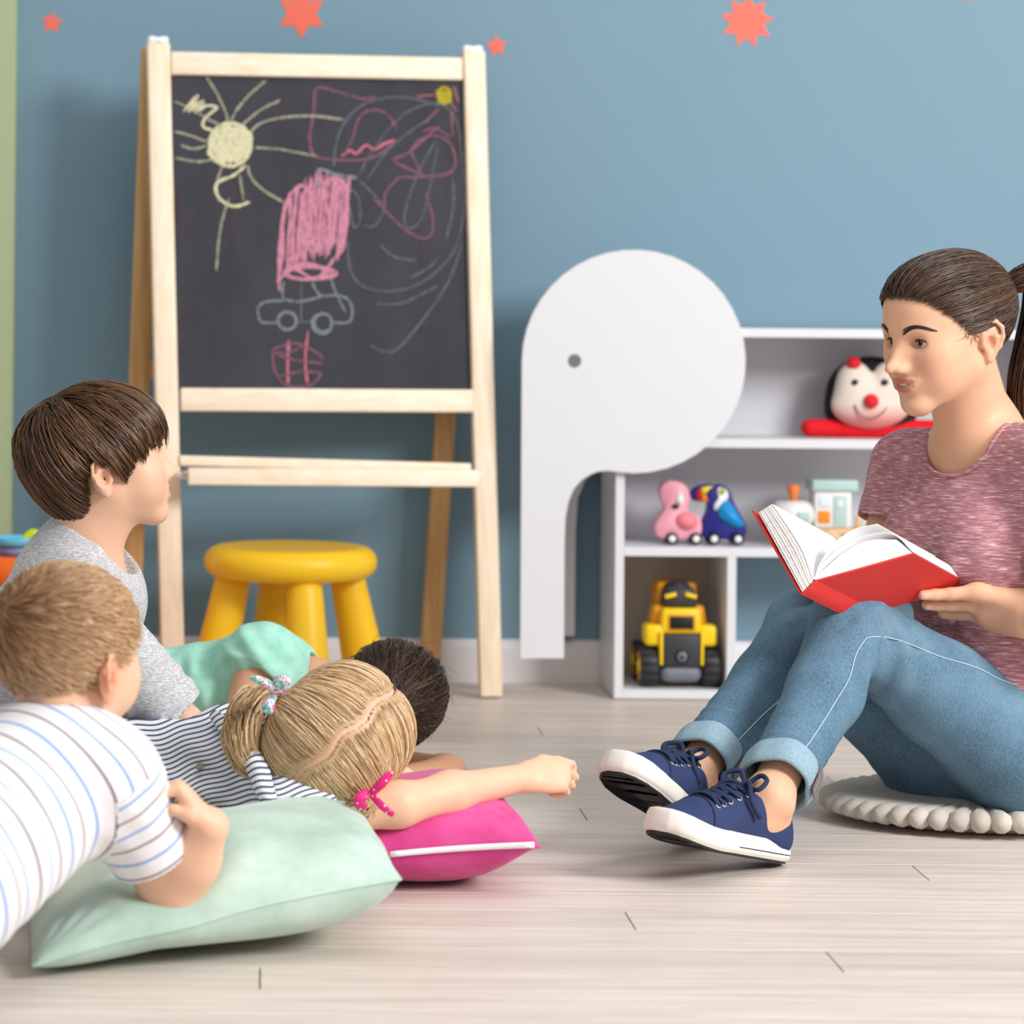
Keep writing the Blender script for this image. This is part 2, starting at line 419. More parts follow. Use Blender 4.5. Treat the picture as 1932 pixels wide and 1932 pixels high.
bd = obj('chalkboard', np.array([p[:] for p in a] + [(p - e_n * .006)[:] for p in a]), [[0, 1, 2, 3], [7, 6, 5, 4], [0, 4, 5, 1], [1, 5, 6, 2], [2, 6, 7, 3], [3, 7, 4, 0]], m_slate.m, ea, False)
# rear rail, tray
a, b = RLt.lerp(RLb, .66), RRt.lerp(RRb, .66)
obj('rear_rail', *beam(RLt.lerp(RLb, .50), RRt.lerp(RRb, .50), Vector((0, 0, .04)), Vector((ex.y, -ex.x, 0)) * .016), m_wood2.m, ea)
rail('tray_back', 338, 869, 888, 884, 20, m_wood3.m, .012, .014)
tf = rail('tray_front', 354, 899, 901, 903, 33, m_wood3.m, .105, .018)
a, b = E(340, 893, .055), E(895, 906, .055); obj('tray_base', *beam(a, b, e_u * .006, e_n * .10), m_wood3.m, ea)
for q in (E(343, 898, .06), E(893, 897, .06)):
    obj('dowel', *tube([(q - ex * .015)[:], (q + ex * .015)[:]], .007, 10), m_wplast, ea)
for t, bpt in ((E(298, 76), RLt), (E(891, 93), RRt)):
    for dx in (-.012, .012):
        V, Fc = lathe([(.0, -.012), (.009, -.010), (.0105, 0), (.009, .007), (0, .009)], (t + ex * dx)[:], 14); obj('hinge_cap', V, Fc, m_wplast, ea)
    obj('hinge', *beam(t - ex * .02, t + ex * .02, e_u * .01, e_n * .02, .002), m_wplast, ea)

# ---- chalk drawings (strokes lie on the slate)
def chalk(name, col, strokes, dens=.55, fill=False):
    m = M('chalk_' + name, col, .9, spec=.1); c = m.col
    nz = m.noise(260, 3, .7); m.base(m.mix(m.ramp(nz, [(.33 + dens * .25, (0, 0, 0)), (.56 + dens * .28, (1, 1, 1))]), tuple(x * .9 + .003 for x in c), '#3a3a42'))
    V = []; Fc = []; n = 0
    def flush():
        nonlocal V, Fc, n
        if V: obj('chalk_mark', np.array(V), Fc, m.m, bd, False)
        V = []; Fc = []; n = 0
    for w, pts in strokes:
        p2 = catmull(pts, 6); W = np.array([E(220 + x * .3934, 40 + y * .3934, -.0035)[:] for x, y in p2]); W = W + np.array(e_n[:]) * (.0004 + .0002 * RNG.random())
        T = np.gradient(W, axis=0); T /= np.linalg.norm(T, axis=1)[:, None] + 1e-9; S = np.cross(T, np.array(e_n[:]))
        hw = w * .3934 * .62 * 5.35 / FPX * (1 + .25 * RNG.standard_normal(len(W)).clip(-1, 1)); hw[0] *= .4; hw[-1] *= .3
        m_ = len(W); V += list(W + S * hw[:, None]) + list(W - S * hw[:, None]); Fc += [[n + i, n + i + 1, n + m_ + i + 1, n + m_ + i] for i in range(m_ - 1)]; n += 2 * m_
        if not fill: flush()
    flush()
def zig(cx0, cx1, y0, y1, n, jit=12):
    out = []
    for i in range(n + 1):
        t = i / n; x = cx0 + (cx1 - cx0) * t; out.append((x + RNG.normal(0, jit), (y0 if i % 2 == 0 else y1) + RNG.normal(0, jit * 1.5)))
    return out
cir = lambda x, y, rx, ry, a0=0, a1=6.5, n=14: [(x + rx * math.cos(a0 + (a1 - a0) * i / n), y + ry * math.sin(a0 + (a1 - a0) * i / n)) for i in range(n + 1)]
disc = []
for k in range(70):
    x = 450 + 190 * RNG.random(); h = math.sqrt(max(0, 1 - ((x - 545) / 105) ** 2)) * 108 * (.7 + .3 * RNG.random()); disc.append((13, [(x + 14, 592 - h), (x + RNG.normal(0, 8), 592), (x - 14, 592 + h)]))
S_sun = disc + [(11, cir(545, 592, 100, 104, k, k + 6.6)) for k in (0, 2.1, 4.0)]
chalk('cream_sun', '#e3dfb8', S_sun, .72, True)
rays = [[(430, 265), (480, 345), (520, 430), (535, 480)], [(715, 285), (640, 350), (580, 420), (550, 475)], [(785, 378), (700, 420), (640, 465), (600, 500)],
        [(640, 535), (690, 490), (800, 462), (940, 455), (1090, 472)], [(655, 606), (760, 612), (870, 630), (960, 648)], [(275, 528), (350, 548), (420, 573), (445, 575)],
        [(308, 595), (370, 612), (435, 595)], [(280, 655), (370, 672), (440, 668), (480, 650)], [(630, 690), (640, 740), (690, 800), (810, 875)], [(505, 700), (480, 780), (490, 870)],
        [(540, 845), (505, 960), (488, 1070), (478, 1200)], [(590, 735), (600, 800), (610, 860)], [(275, 385), (360, 420), (430, 465), (500, 500)]]
chalk('cream_rays', '#b5b29a', [(9, r) for r in rays], .45)
chalk('cream_curl', '#e0dcb4', [(11, [(620, 690), (560, 740), (490, 770), (475, 815), (510, 865), (570, 888), (640, 866)]), (11, [(460, 525), (415, 505), (425, 465), (465, 430), (480, 412), (430, 405), (395, 430)]),
      (10, [(395, 430), (415, 378), (375, 440), (395, 385), (345, 435), (390, 355), (318, 435)])], .8)
hs = []
for k in range(22):
    t = k / 21; x = 800 + 300 * t; top = 800 - 40 * math.sin(t * math.pi) + 90 * abs(t - .45) * (t < .6) - 40 * (t > .45); hs.append((11, [(x + 18 + RNG.normal(0, 6), top + RNG.normal(0, 14)), (x + RNG.normal(0, 5), 940), (x - 12, 1075 + 110 * (1 - t) + RNG.normal(0, 25))]))
hs += [(12, [(780, 1295), (778, 1150), (795, 960), (830, 840), (880, 790), (930, 820), (955, 850), (985, 790), (1040, 755), (1090, 780), (1110, 900), (1095, 1020), (1085, 1090), (1050, 1130)]), (11, [(885, 790), (915, 750)])]
hs += [(11, cir(900 + 10 * k, 1200 + 3 * k, 90 + 12 * k, 38 - 3 * k, k, k + 6.4)) for k in range(4)] + [(11, [(765, 1250), (850, 1190), (960, 1235), (1050, 1130)])]
hs += [(10, [(820 + 60 * k, 1080), (835 + 60 * k, 960), (825 + 60 * k, 850)]) for k in range(5)]
chalk('pink_fill', '#dd93ab', hs, .6, True)
pk = [[(1245, 362), (1180, 372), (1060, 340), (960, 322), (945, 440), (925, 560), (945, 640), (1020, 662), (1180, 665), (1270, 632), (1330, 575)],
      [(1090, 640), (1130, 560), (1165, 460), (1230, 425), (1300, 450), (1345, 520)], [(1410, 620), (1450, 570), (1530, 550), (1600, 590), (1625, 680), (1590, 730), (1480, 745), (1340, 750)],
      [(1410, 620), (1440, 690), (1465, 745)], [(1465, 530), (1530, 515), (1600, 560)], [(1480, 745), (1330, 670), (1400, 630), (1550, 500)], [(1285, 900), (1290, 820), (1350, 755)],
      [(1230, 850), (1290, 910), (1370, 990), (1460, 1040), (1510, 1020), (1515, 940), (1480, 820)], [(745, 1575), (760, 1680), (820, 1750), (930, 1745), (985, 1690)], [(745, 1575), (860, 1545), (960, 1590), (990, 1620)],
      [(760, 1600), (880, 1630), (990, 1640)], [(780, 1700), (900, 1680), (985, 1690)], [(750, 1590), (820, 1590), (900, 1555)]]
chalk('pink_line', '#96637a', [(9, r) for r in pk], .42)
chalk('pink_bright', '#d77a8b', [(11, [(1080, 645), (1120, 620), (1150, 635), (1195, 595), (1235, 615), (1280, 590), (1335, 570)]), (10, [(1480, 485), (1545, 420)]), (12, [(1440, 360), (1545, 352)]), (13, [(1618, 315), (1640, 390)]), (12, [(1600, 390), (1630, 430)]), (12, [(1605, 425), (1612, 550)]), (11, [(825, 1530), (820, 1640), (822, 1740)]), (11, [(918, 1485), (905, 1620), (915, 1740)])], .6)
gl = [[(1040, 700), (1050, 600), (1090, 490), (1180, 400), (1320, 365), (1440, 375), (1550, 410)], [(1160, 740), (1240, 600), (1350, 470), (1450, 410), (1560, 400), (1630, 480), (1660, 700), (1660, 950), (1600, 1130), (1450, 1260), (1300, 1295), (1180, 1270), (1120, 1190), (1105, 1050)],
      [(1215, 1555), (1290, 1585), (1360, 1560), (1500, 1390), (1600, 1230), (1660, 1050)], [(1240, 1355), (1360, 1355), (1460, 1310), (1540, 1270)], [(1410, 1230), (1500, 1180), (1540, 1135)], [(1200, 760), (1300, 620), (1420, 520), (1500, 470)],
      [(1610, 740), (1615, 880), (1580, 1050)], [(1530, 570), (1440, 740), (1380, 930), (1400, 995), (1460, 950), (1500, 800), (1545, 570)], [(1115, 800), (1160, 850), (1165, 960), (1135, 985), (1120, 900)], [(1160, 760), (1250, 850), (1300, 930)], [(1180, 980), (1240, 980), (1290, 900)],
      [(1260, 1070), (1330, 1130), (1440, 1150)]]
chalk('grey_line', '#71767f', [(8, r) for r in gl], .4)
car = [[(800, 1340), (795, 1300), (800, 1250)], [(800, 1340), (720, 1345), (680, 1370), (680, 1410), (700, 1445), (780, 1445)], [(860, 1445), (940, 1440)], [(1035, 1445), (1110, 1445), (1130, 1400), (1115, 1340), (1060, 1315), (980, 1315), (945, 1270), (940, 1250)], [(800, 1335), (880, 1345), (985, 1320)], [(885, 1445), (885, 1260)], [(1100, 1400), (1050, 1300), (1025, 1220)],
       [(965, 800), (968, 710), (1060, 735), (1150, 755)], [(965, 706), (1090, 745), (1155, 745)]]
chalk('blue_grey_car', '#8b969b', [(9, r) for r in car] + [(11, cir(818, 1437, 44, 42, k, k + 6.4)) for k in (0, 2)] + [(10, cir(985, 1450, 48, 48, 0, 6.4)), (9, cir(990, 1446, 42, 42, 1, 7))], .5)
chalk('yellow_spot', '#b9ad2e', fill=True, dens=.8, strokes=[(13, [(1535 + 5 * k, 330 + 4 * (k % 3)), (1545 + 5 * k, 395 - 4 * (k % 2))]) for k in range(13)] + [(11, cir(1572, 356, 30, 38))])

# ================================================================== stools
m_yel = plain('yellow_plastic', '#ffcb20', .38, .02, 6); m_org = plain('orange_plastic', '#fb6a1c', .38, .02, 6)
def stool(cx, Y, topz, R, mat, label, rot, legpx=None):
    o = empty('stool', (cx, Y, 0)); tag(o, label, 'stool')
    t = .062; zc = topz - t / 2; prof = [(0, topz - .006), (R * .60, topz - .006), (R * .70, topz - .003)]
    for i in range(13): a = math.pi / 2 - math.pi * i / 12; prof.append((R - t / 2 + t / 2 * math.cos(a), zc + t / 2 * math.sin(a)))
    prof += [(R * .55, topz - t), (0, topz - t)]
    obj('seat', *lathe(prof, (cx, Y, 0), 56), mat, o)
    for k in range(4):
        a = rot + math.pi / 2 * k; d = np.array((math.cos(a), math.sin(a), 0)); top = np.array((cx, Y, topz - .05)) + d * R * .66; bot = np.array((cx, Y, 0)) + d * R * .98
        n = 9; pts = [top + (bot - top) * i / (n - 1) for i in range(n)]; rr = [.034 + .013 * (i / (n - 1)) for i in range(n)]
        V, Fc = tube(pts, rr, 20); V[:, 2] = np.maximum(V[:, 2], 0.001); obj('leg', V, Fc, mat, o)
    return o
Ys = 5.30; c = P(548, 1046, Ys)
stool(c.x, Ys, P(548, 1017, Ys + .16).z, .1735, m_yel, 'yellow plastic children\'s stool under the easel', math.radians(-77))
Yo = 5.12; c = P(92, 1050, Yo)
oz = P(100, 1032, Yo + .12).z
stool(c.x, Yo, oz, .172, m_org, 'orange plastic children\'s stool behind the boy in grey, a blue bowl on it', math.radians(-35))
# toy bowl and cup on the orange stool
m_cy = plain('sky_blue_plastic', '#63c0e6', .4, .02); m_peri = plain('periwinkle_plastic', '#7f97cf', .4, .02); m_lime = plain('lime_plastic', '#c3d12a', .4, .02)
bx = P(34, 1012, Yo); sz = oz - .006
bw = empty('toy_bowl', (bx.x, Yo, sz)); tag(bw, 'sky blue toy bowl with periwinkle base on the orange stool', 'bowl')
obj('rim', *lathe([(0, .0215), (.036, .0215), (.046, .034), (.0475, .036), (.049, .034), (.046, .020), (.030, .018), (0, .018)], (bx.x, Yo, sz), 36), m_cy, bw)
obj('base', *lathe([(0, .0), (.034, 0), (.040, .018), (0, .018)], (bx.x, Yo, sz), 36), m_peri, bw)
sp = P(62, 990, Yo)
V, Fc = tube(catmull([(sp.x - .02, Yo - .01, sz + .028), (sp.x, Yo, sz + .040), (sp.x + .028, Yo + .004, sz + .030)], 5), [.006, .012, .009], 12)
tag(obj('toy_spoon', V, Fc, m_lime), 'lime green toy piece lying in the sky blue bowl', 'toy')

# ================================================================== elephant bookcase
CY = 5.39; CD = WY - .016 - CY
m_case = plain('white_lacquer', '#dfe0e5', .35, .01); m_case_in = plain('white_board', '#d9d9df', .5, .01); m_beige = plain('beige_back_board', '#c9bba9', .6, .03)
def cx_(px, py=900): return P(px, py, CY).x
def cz_(py, px=1300): return P(px, py, CY).z
el = empty('elephant_bookcase', (cx_(1500), CY + CD / 2, 0)); tag(el, 'white bookcase with an elephant-head side panel and trunk, toys on its shelves', 'bookcase')
XL, XR = cx_(1160, 1100), cx_(1990, 900); TH = .0185
zt, z1, z2, z0 = cz_(620, 1500), cz_(829, 1500), cz_(1033, 1300), 0.002
def board(name, x0, x1, y0, y1, z0_, z1_, mat=None): return obj(name, *rbox(((x0 + x1) / 2, (y0 + y1) / 2, (z0_ + z1_) / 2), (x1 - x0, y1 - y0, z1_ - z0_), .0012), mat or m_case, el, False)
XD = cx_(1372, 1100)
board('side_panel', XL, XL + TH, CY, CY + CD, z0, zt - TH); board('side_panel', XR - TH, XR, CY, CY + CD, z0, zt - TH)
board('top_board', XL, XR, CY, CY + CD, zt - TH, zt)
board('shelf', XL + TH, XR - TH, CY, CY + CD, z1 - TH, z1); board('shelf', XL + TH, XR - TH, CY, CY + CD, z2 - TH, z2)
board('divider', XD, XD + TH, CY, CY + CD, z0, z2 - TH); board('bottom_board', XL + TH, XD, CY, CY + CD, z0, z0 + TH)
board('back_panel', XL + TH, XR - TH, CY + CD - .006, CY + CD - .001, z2, zt - TH, m_case_in); board('cubby_back', XL + TH, XD, CY + CD - .006, CY + CD - .001, z0 + TH, z2 - TH, m_beige)
hl = []   # head outline in photo pixels
for i in range(33): a = math.pi + math.pi * 1.5 * i / 32; hl.append((1196 + 211 * math.cos(a), 682 + 211 * math.sin(a)))
hl += [(1164, 890), (1146, 888), (1128, 890), (1114, 895), (1098, 905), (1083, 922), (1073, 945), (1067, 975), (1065, 1030), (1064, 1242), (982, 1242)]
HY = CY - .019
holes = [[(1084 + 13 * math.cos(a), 681 + 13 * math.sin(a)) for a in [2 * math.pi * i / 20 for i in range(20)]]]
def onhead(Y0):
    return lambda x, y, d: P(x, y, HY) + Vector((0, Y0 - HY + d, 0))
obj('head_panel', *extrude_poly(hl, holes, .018, onhead(HY)), m_case, el, False)
rl = [(1010, 640), (1150, 600), (1150, 870), (1105, 905), (1090, 940), (1086, 1000), (1084, 1200), (1008, 1200)]
obj('rear_trunk_panel', *extrude_poly(rl, [], .016, lambda x, y, d: P(x, y, CY + CD - .02) + Vector((0, d, 0))), m_case, el, False)
# ---- toys ---------------------------------------------------------
def sm(name, s, h, mat, par=None, it=1):
    V, Q = s.mesh(h); V = relax(V, Q, it, .4); return obj(name, V, Q, mat, par)
m_red = plain('red_plush', '#e0101f', .85, .12, 60, .4, 300); m_blackp = plain('black_plush', '#1b1c22', .9, .1, 60, .3, 300); m_cream = M('cream_plush', '#e6d8cc', .9)
m_dark = plain('dark_button', '#322c29', .4, .02); m_rednose = plain('red_felt', '#dd2230', .8, .04)
# ladybird plush
YL = CY + .12; lb = empty('ladybird_plush', (P(1640, 820, YL).x, YL, z1)); tag(lb, 'plush ladybird with cream face and red nose on a red base, on the top shelf', 'soft toy')
sL = lambda px, py, dy=0: np.array(P(px, py, YL + dy)[:]); k = YL / FPX
s = Sdf(); s.ell(sL(1642, 738, .02), (82 * k, .058, 66 * k), k=.02); s.ell(sL(1612, 775, .02), (54 * k, .055, 42 * k), k=.03); s.ell(sL(1676, 775, .02), (54 * k, .055, 42 * k), k=.03)
sm('head', s, .004, m_blackp, lb)
s = Sdf(); s.ell(sL(1612, 722, -.02), (34 * k, .03, 40 * k), k=.01); s.ell(sL(1677, 722, -.02), (34 * k, .03, 40 * k), k=.012); s.ell(sL(1643, 765, -.022), (74 * k, .036, 44 * k), k=.03)
V, Q = s.mesh(.0035); o = obj('face', V, Q, m_cream.m, lb)
zz = V[:, 2]; tt = np.clip((sL(1640, 762)[2] - zz) / (32 * k), 0, 1)[:, None]; vattr(o, 'Col', (1 - tt) * np.array(lin('#e6d8cc')) + tt * np.array(lin('#e58a86'))); m_cream.base(m_cream.attr('Col')); m_cream.bump(m_cream.noise(300, 2), .3)
fy = -.0605
for x in (1613, 1669): obj('eye', *lathe([(0, -.003), (8.5 * k, -.002), (7 * k, .004), (0, .006)], sL(x, 723, -.048 if x < 1640 else -.048), 16, np.array([[1, 0, 0], [0, 0, -1], [0, 1, 0]])), m_dark, lb)
s = Sdf(); s.ell(sL(1644, 757, -.062), (14 * k, .012, 14 * k)); sm('nose', s, .0025, m_rednose, lb)
arc = [sL(x, y, -.0555 - .004 * (1 - abs(x - 1641) / 32)) for x, y in ((1612, 764), (1617, 775), (1626, 786), (1641, 790), (1656, 786), (1668, 775), (1674, 766))]
obj('smile', *tube(catmull(arc, 4), .0014, 6), m_dark, lb)
for x, y in ((1611, 685), (1688, 664)):
    s = Sdf(); s.ell(sL(x, y, -.035), (13 * k, .014, 13 * k)); sm('antenna_ball', s, .0025, m_rednose, lb)
obj('antenna', *tube(catmull([sL(1665, 690, .0), sL(1680, 678, -.02), sL(1688, 668, -.03)], 4), .004, 8), m_blackp, lb)
s = Sdf(); s.cone((*sL(1528, 804)[:2], z1 + .019), (*sL(1790, 804)[:2], z1 + .019), .0185, .0185, .01); s.cone((*sL(1560, 800, .05)[:2], z1 + .018), (*sL(1780, 800, .05)[:2], z1 + .018), .0175, .0175, .03); s.cone((*sL(1600, 800)[:2], z1 + .024), (*sL(1700, 800)[:2], z1 + .024), .018, .018, .02)
sm('red_base', s, .004, m_red, lb)
# animal cars
m_pink = plain('pink_paint', '#efa3b4', .45, .02); m_wing = plain('coral_pink_paint', '#f98590', .45, .02); m_navy = plain('indigo_paint', '#26257f', .4, .02); m_azure = plain('azure_paint', '#1190d6', .4, .02); m_tyre = plain('black_rubber', '#1d1c20', .6, .03); m_hub = plain('white_hub', '#f2f2f4', .4, .01); m_yl = plain('bill_yellow', '#f3d51e', .4, .01); m_or = plain('bill_orange', '#f58a13', .4, .01); m_rd = plain('bill_red', '#dc1d1f', .4, .01); m_lm = plain('eye_green', '#a9bf3a', .4, .01)
YT = CY + .085
def q2(px, py, dy=0): return P(px, py, YT + dy)
def slab(name, pts, y0, y1, mat, par, n=5, bev=True):
    pts = catmull(pts, n, True); c = pts.mean(0)
    rings = [(y0 + .006, .90), (y0 + .001, .975), (y0 + .004, 1.0), (y1 - .004, 1.0), (y1, .96)] if bev else [(y0, 1), (y1, 1)]
    if bev: rings = [(y0, .93), (y0 + .0025, .985), (y0 + .006, 1), (y1 - .006, 1), (y1, .95)]
    V = []; m = len(pts)
    for yy, sc in rings: V += [P(*(c + (p - c) * sc), YT)[:] for p in pts]; 
    V = np.array(V)
    for i, (yy, sc) in enumerate(rings): V[i * m:(i + 1) * m, 1] = YT + yy
    Fc = [[i * m + j, i * m + (j + 1) % m, (i + 1) * m + (j + 1) % m, (i + 1) * m + j] for i in range(len(rings) - 1) for j in range(m)]
    Fc += [list(range(m))[::-1], [(len(rings) - 1) * m + j for j in range(m)]]
    return obj(name, V, Fc, mat, par)
def wheels(par, xs, y0, y1, r=.0125):
    for x in xs:
        for yy, sg in ((y0 - .006, -1), (y1 + .006, 1)):
            c = P(x, 1011, YT); c = (c.x, YT + yy, z2 + r + .0005); Rw = np.array([[1, 0, 0], [0, 0, 1], [0, 1, 0]])
            w = obj('wheel', *lathe([(0, -.006), (r - .002, -.006), (r, -.004), (r, .004), (r - .002, .006), (0, .006)], c, 22, Rw), m_tyre, par)
            obj('hub', *lathe([(0, -.0078), (r * .55, -.0075), (r * .58, -.006), (r * .58, .006), (r * .55, .0075), (0, .0078)], c, 16, Rw), m_hub, w)
fl = empty('flamingo_car', (q2(1272, 1000).x, YT, z2)); tag(fl, 'pink wooden animal push toy on black wheels, beside the toucan toy', 'toy')
slab('body', [(1268, 906), (1290, 914), (1300, 936), (1296, 955), (1297, 965), (1318, 976), (1322, 1000), (1312, 1014), (1270, 1018), (1240, 1012), (1234, 990), (1245, 970), (1252, 957), (1245, 940), (1243, 922), (1252, 910)], -.02, .02, m_pink, fl)
slab('wing', [(1293, 965), (1308, 972), (1314, 984), (1305, 995), (1290, 998), (1278, 990), (1273, 978), (1280, 967)], -.0235, -.019, m_wing, fl, bev=False); slab('beak', [(1271, 949), (1279, 954), (1273, 959), (1264, 954)], -.0235, -.019, m_dark, fl, bev=False)
slab('cheek', [(1280, 928), (1287, 940), (1282, 950), (1272, 944)], -.0225, -.019, m_hub, fl, bev=False)
wheels(fl, (1264, 1309), -.02, .02)
tk = empty('toucan_car', (q2(1355, 1000).x, YT, z2)); tag(tk, 'indigo wooden toucan push toy with rainbow bill and azure wing, on wheels', 'toy')
slab('body', [(1360, 914), (1374, 925), (1382, 945), (1395, 970), (1404, 988), (1405, 1008), (1390, 1016), (1345, 1016), (1322, 1010), (1324, 985), (1332, 965), (1334, 945), (1330, 930), (1340, 918)], -.019, .021, m_navy, tk)
slab('bill', [(1304, 925), (1318, 916), (1345, 914), (1348, 930), (1338, 945), (1312, 945), (1302, 937)], -.013, .013, m_navy, tk)
slab('bill_yellow', [(1322, 919), (1346, 917), (1344, 931), (1321, 931)], -.0165, -.0125, m_yl, tk, 3, False); slab('bill_orange', [(1321, 932), (1344, 932), (1338, 944), (1322, 945)], -.0165, -.0125, m_or, tk, 3, False); slab('bill_red', [(1314, 925), (1321, 921), (1321, 944), (1313, 940)], -.0165, -.0125, m_rd, tk, 3, False)
slab('face_patch', [(1354, 918), (1367, 924), (1370, 938), (1358, 950), (1347, 962), (1344, 952), (1352, 938), (1350, 926)], -.0225, -.018, m_hub, tk, bev=False); slab('eye', [(1359, 919), (1365, 925), (1360, 932), (1354, 926)], -.0245, -.021, m_lm, tk, bev=False)
slab('wing', [(1366, 944), (1380, 955), (1392, 975), (1400, 988), (1388, 994), (1370, 986), (1355, 975), (1352, 958)], -.0235, -.018, m_azure, tk, bev=False)
wheels(tk, (1343, 1388), -.019, .021)
# toy train
m_mint = plain('sage_paint', '#b4cfca', .5, .02); m_tw = plain('white_paint_toy', '#e9e9e6', .5, .01); m_ora = plain('orange_paint', '#f08a1d', .5, .02); m_beech = plain('beech_wood', '#dfb98a', .5, .06); m_pale = plain('pale_blue_paint', '#dbe8f2', .5, .01); m_knob = plain('orange_knob', '#f08540', .45, .02)
tr = empty('toy_train', (q2(1545, 1000).x, YT, z2)); tag(tr, 'wooden toy train with sage roof, white cab and orange chimney', 'toy')
def tb(name, x0, y0_, x1, y1_, d0, d1, mat, bev=.002):
    a, b = q2(x0, y0_), q2(x1, y1_); return obj(name, *rbox(((a.x + b.x) / 2, YT + (d0 + d1) / 2, (a.z + b.z) / 2), (abs(b.x - a.x), d1 - d0, abs(a.z - b.z)), bev), mat, tr)
tb('chassis', 1455, 994, 1632, 1008, -.03, .03, m_beech); tb('cab', 1532, 924, 1600, 994, -.03, .03, m_tw); tb('roof', 1527, 904, 1612, 925, -.037, .037, m_mint)
tb('window', 1540, 935, 1561, 954, -.0325, -.029, m_pale, .0008); tb('orange_panel', 1538, 962, 1560, 985, -.0325, -.029, m_ora, .0008); tb('door', 1567, 934, 1592, 990, -.0325, -.029, m_mint, .0008); tb('door_window', 1573, 942, 1584, 955, -.034, -.032, m_pale, .0006)
a = q2(1495, 970); obj('boiler', *tube([(q2(1462, 970).x, YT, a.z), (q2(1532, 970).x, YT, a.z)], .028, 28), m_tw, tr)
c = q2(1497, 946); obj('chimney', *lathe([(0, -.004), (.008, -.004), (.008, .010), (.0135, .024), (.0135, .030), (.010, .034), (0, .035)], (c.x, YT, c.z), 24), m_knob, tr)
tb('peg', 1614, 972, 1624, 996, -.006, .006, m_beech); tb('boiler_panel', 1500, 964, 1522, 980, -.031, -.0275, m_mint, .0008)
for x in (1480, 1560, 1612):
    for sg in (-1, 1):
        c = q2(x, 1005); Rw = np.array([[1, 0, 0], [0, 0, 1], [0, 1, 0]]); r = .0175
        w = obj('wheel', *lathe([(0, -.005), (r - .002, -.005), (r, -.003), (r, .003), (r - .002, .005), (0, .005)], (c.x, YT + sg * .036, z2 + r + .0005), 24, Rw), m_beech, tr); obj('hub', *lathe([(0, -.007), (r * .45, -.0065), (r * .45, .0065), (0, .007)], (c.x, YT + sg * .036, z2 + r + .0005), 16, Rw), plain('grey_hub', '#a3a5a8', .4), w)
# dump truck
m_ty = plain('truck_yellow', '#f6d018', .4, .02); m_ty2 = plain('truck_amber', '#e49a10', .45, .03); m_char = plain('truck_charcoal', '#37373b', .5, .03); m_blk = plain('truck_black', '#17120f', .5); m_gr = plain('truck_grey', '#737a84', .45, .02)
YD = CY + .085; kt = YD / FPX; zf = z0 + TH
dt = empty('toy_dump_truck', (P(1276, 1250, YD).x, YD, zf)); tag(dt, 'yellow and black toy dump truck in the lower cubby', 'toy')
XT = P(1276, 1200, YD).x
def tz(py): return zf + (1292 - py) * kt
def bxt(name, x0, x1, y0_, y1_, d0, d1, mat, bev=.004, taper=None):
    V, Fc = rbox((XT + (x0 + x1) / 2 * kt, YD + (d0 + d1) / 2, (tz(y0_) + tz(y1_)) / 2), ((x1 - x0) * kt, d1 - d0, abs(tz(y0_) - tz(y1_))), bev)
    if taper:
        t = (V[:, 2] - tz(y1_)) / (tz(y0_) - tz(y1_)); xc = XT + (x0 + x1) / 2 * kt; V[:, 0] = xc + (V[:, 0] - xc) * (1 - taper * t)
    return obj(name, V, Fc, mat, dt)
bxt('grille', -35, 37, 1190, 1252, -.068, -.02, m_char, .006); 
for sx in (-1, 1):
    bxt('fender', 1 + sx * 50 - 17, 1 + sx * 50 + 17, 1174, 1214, -.06, .0, m_ty, .008); bxt('frame_trim', 1 + sx * 38 - 3, 1 + sx * 38 + 3, 1186, 1248, -.0695, -.03, m_ty, .002)
bxt('hood', -38, 40, 1143, 1191, -.06, .0, m_ty, .006, .1); bxt('cab_window', -22, 24, 1157, 1182, -.0625, -.055, m_blk, .003); bxt('window_surround', -26, 28, 1153, 1186, -.0612, -.055, m_ty2, .003)
bxt('shoulder', -52, 54, 1140, 1176, -.03, .03, m_ty2, .006, .12); bxt('cab', -34, 36, 1103, 1145, -.045, .03, m_char, .012, .25); bxt('bed_rim', -38, 40, 1100, 1146, -.0, .085, m_ty2, .006, .05)
for sx in (-1, 1): V, Fc = rbox((XT + (1 + sx * 19) * kt, YD - .047, tz(1120)), (22 * kt, .006, 8 * kt), .002, np.array([[math.cos(.25), 0, math.sin(.25) * sx], [0, 1, 0], [-math.sin(.25) * sx, 0, math.cos(.25)]])); obj('stripe', V, Fc, m_ty, dt)
obj('roof_dome', *lathe([(0, .012), (.018, .008), (.026, 0), (.026, -.006)], (XT, YD - .01, tz(1104)), 24), m_char, dt)
s = Sdf(); s.cone((XT - 22 * kt, YD - .05, tz(1265)), (XT + 24 * kt, YD - .05, tz(1265)), .018, .018, .004); s.cut((XT, YD, tz(1251)), (0, 0, 1)); sm('bumper', s, .0025, m_gr, dt)
Rf = np.array([[1, 0, 0], [0, 0, 1], [0, -1, 0]])
for r_, d_, mm in ((14, .003, m_blk), (10, .005, m_gr), (5, .0065, m_char)): obj('emblem', *lathe([(0, d_), (r_ * kt * .85, d_), (r_ * kt, d_ - .003), (r_ * kt, -.004)], (XT + kt, YD - .068, tz(1232)), 20, np.array([[1, 0, 0], [0, 0, -1], [0, 1, 0]])), mm, dt)
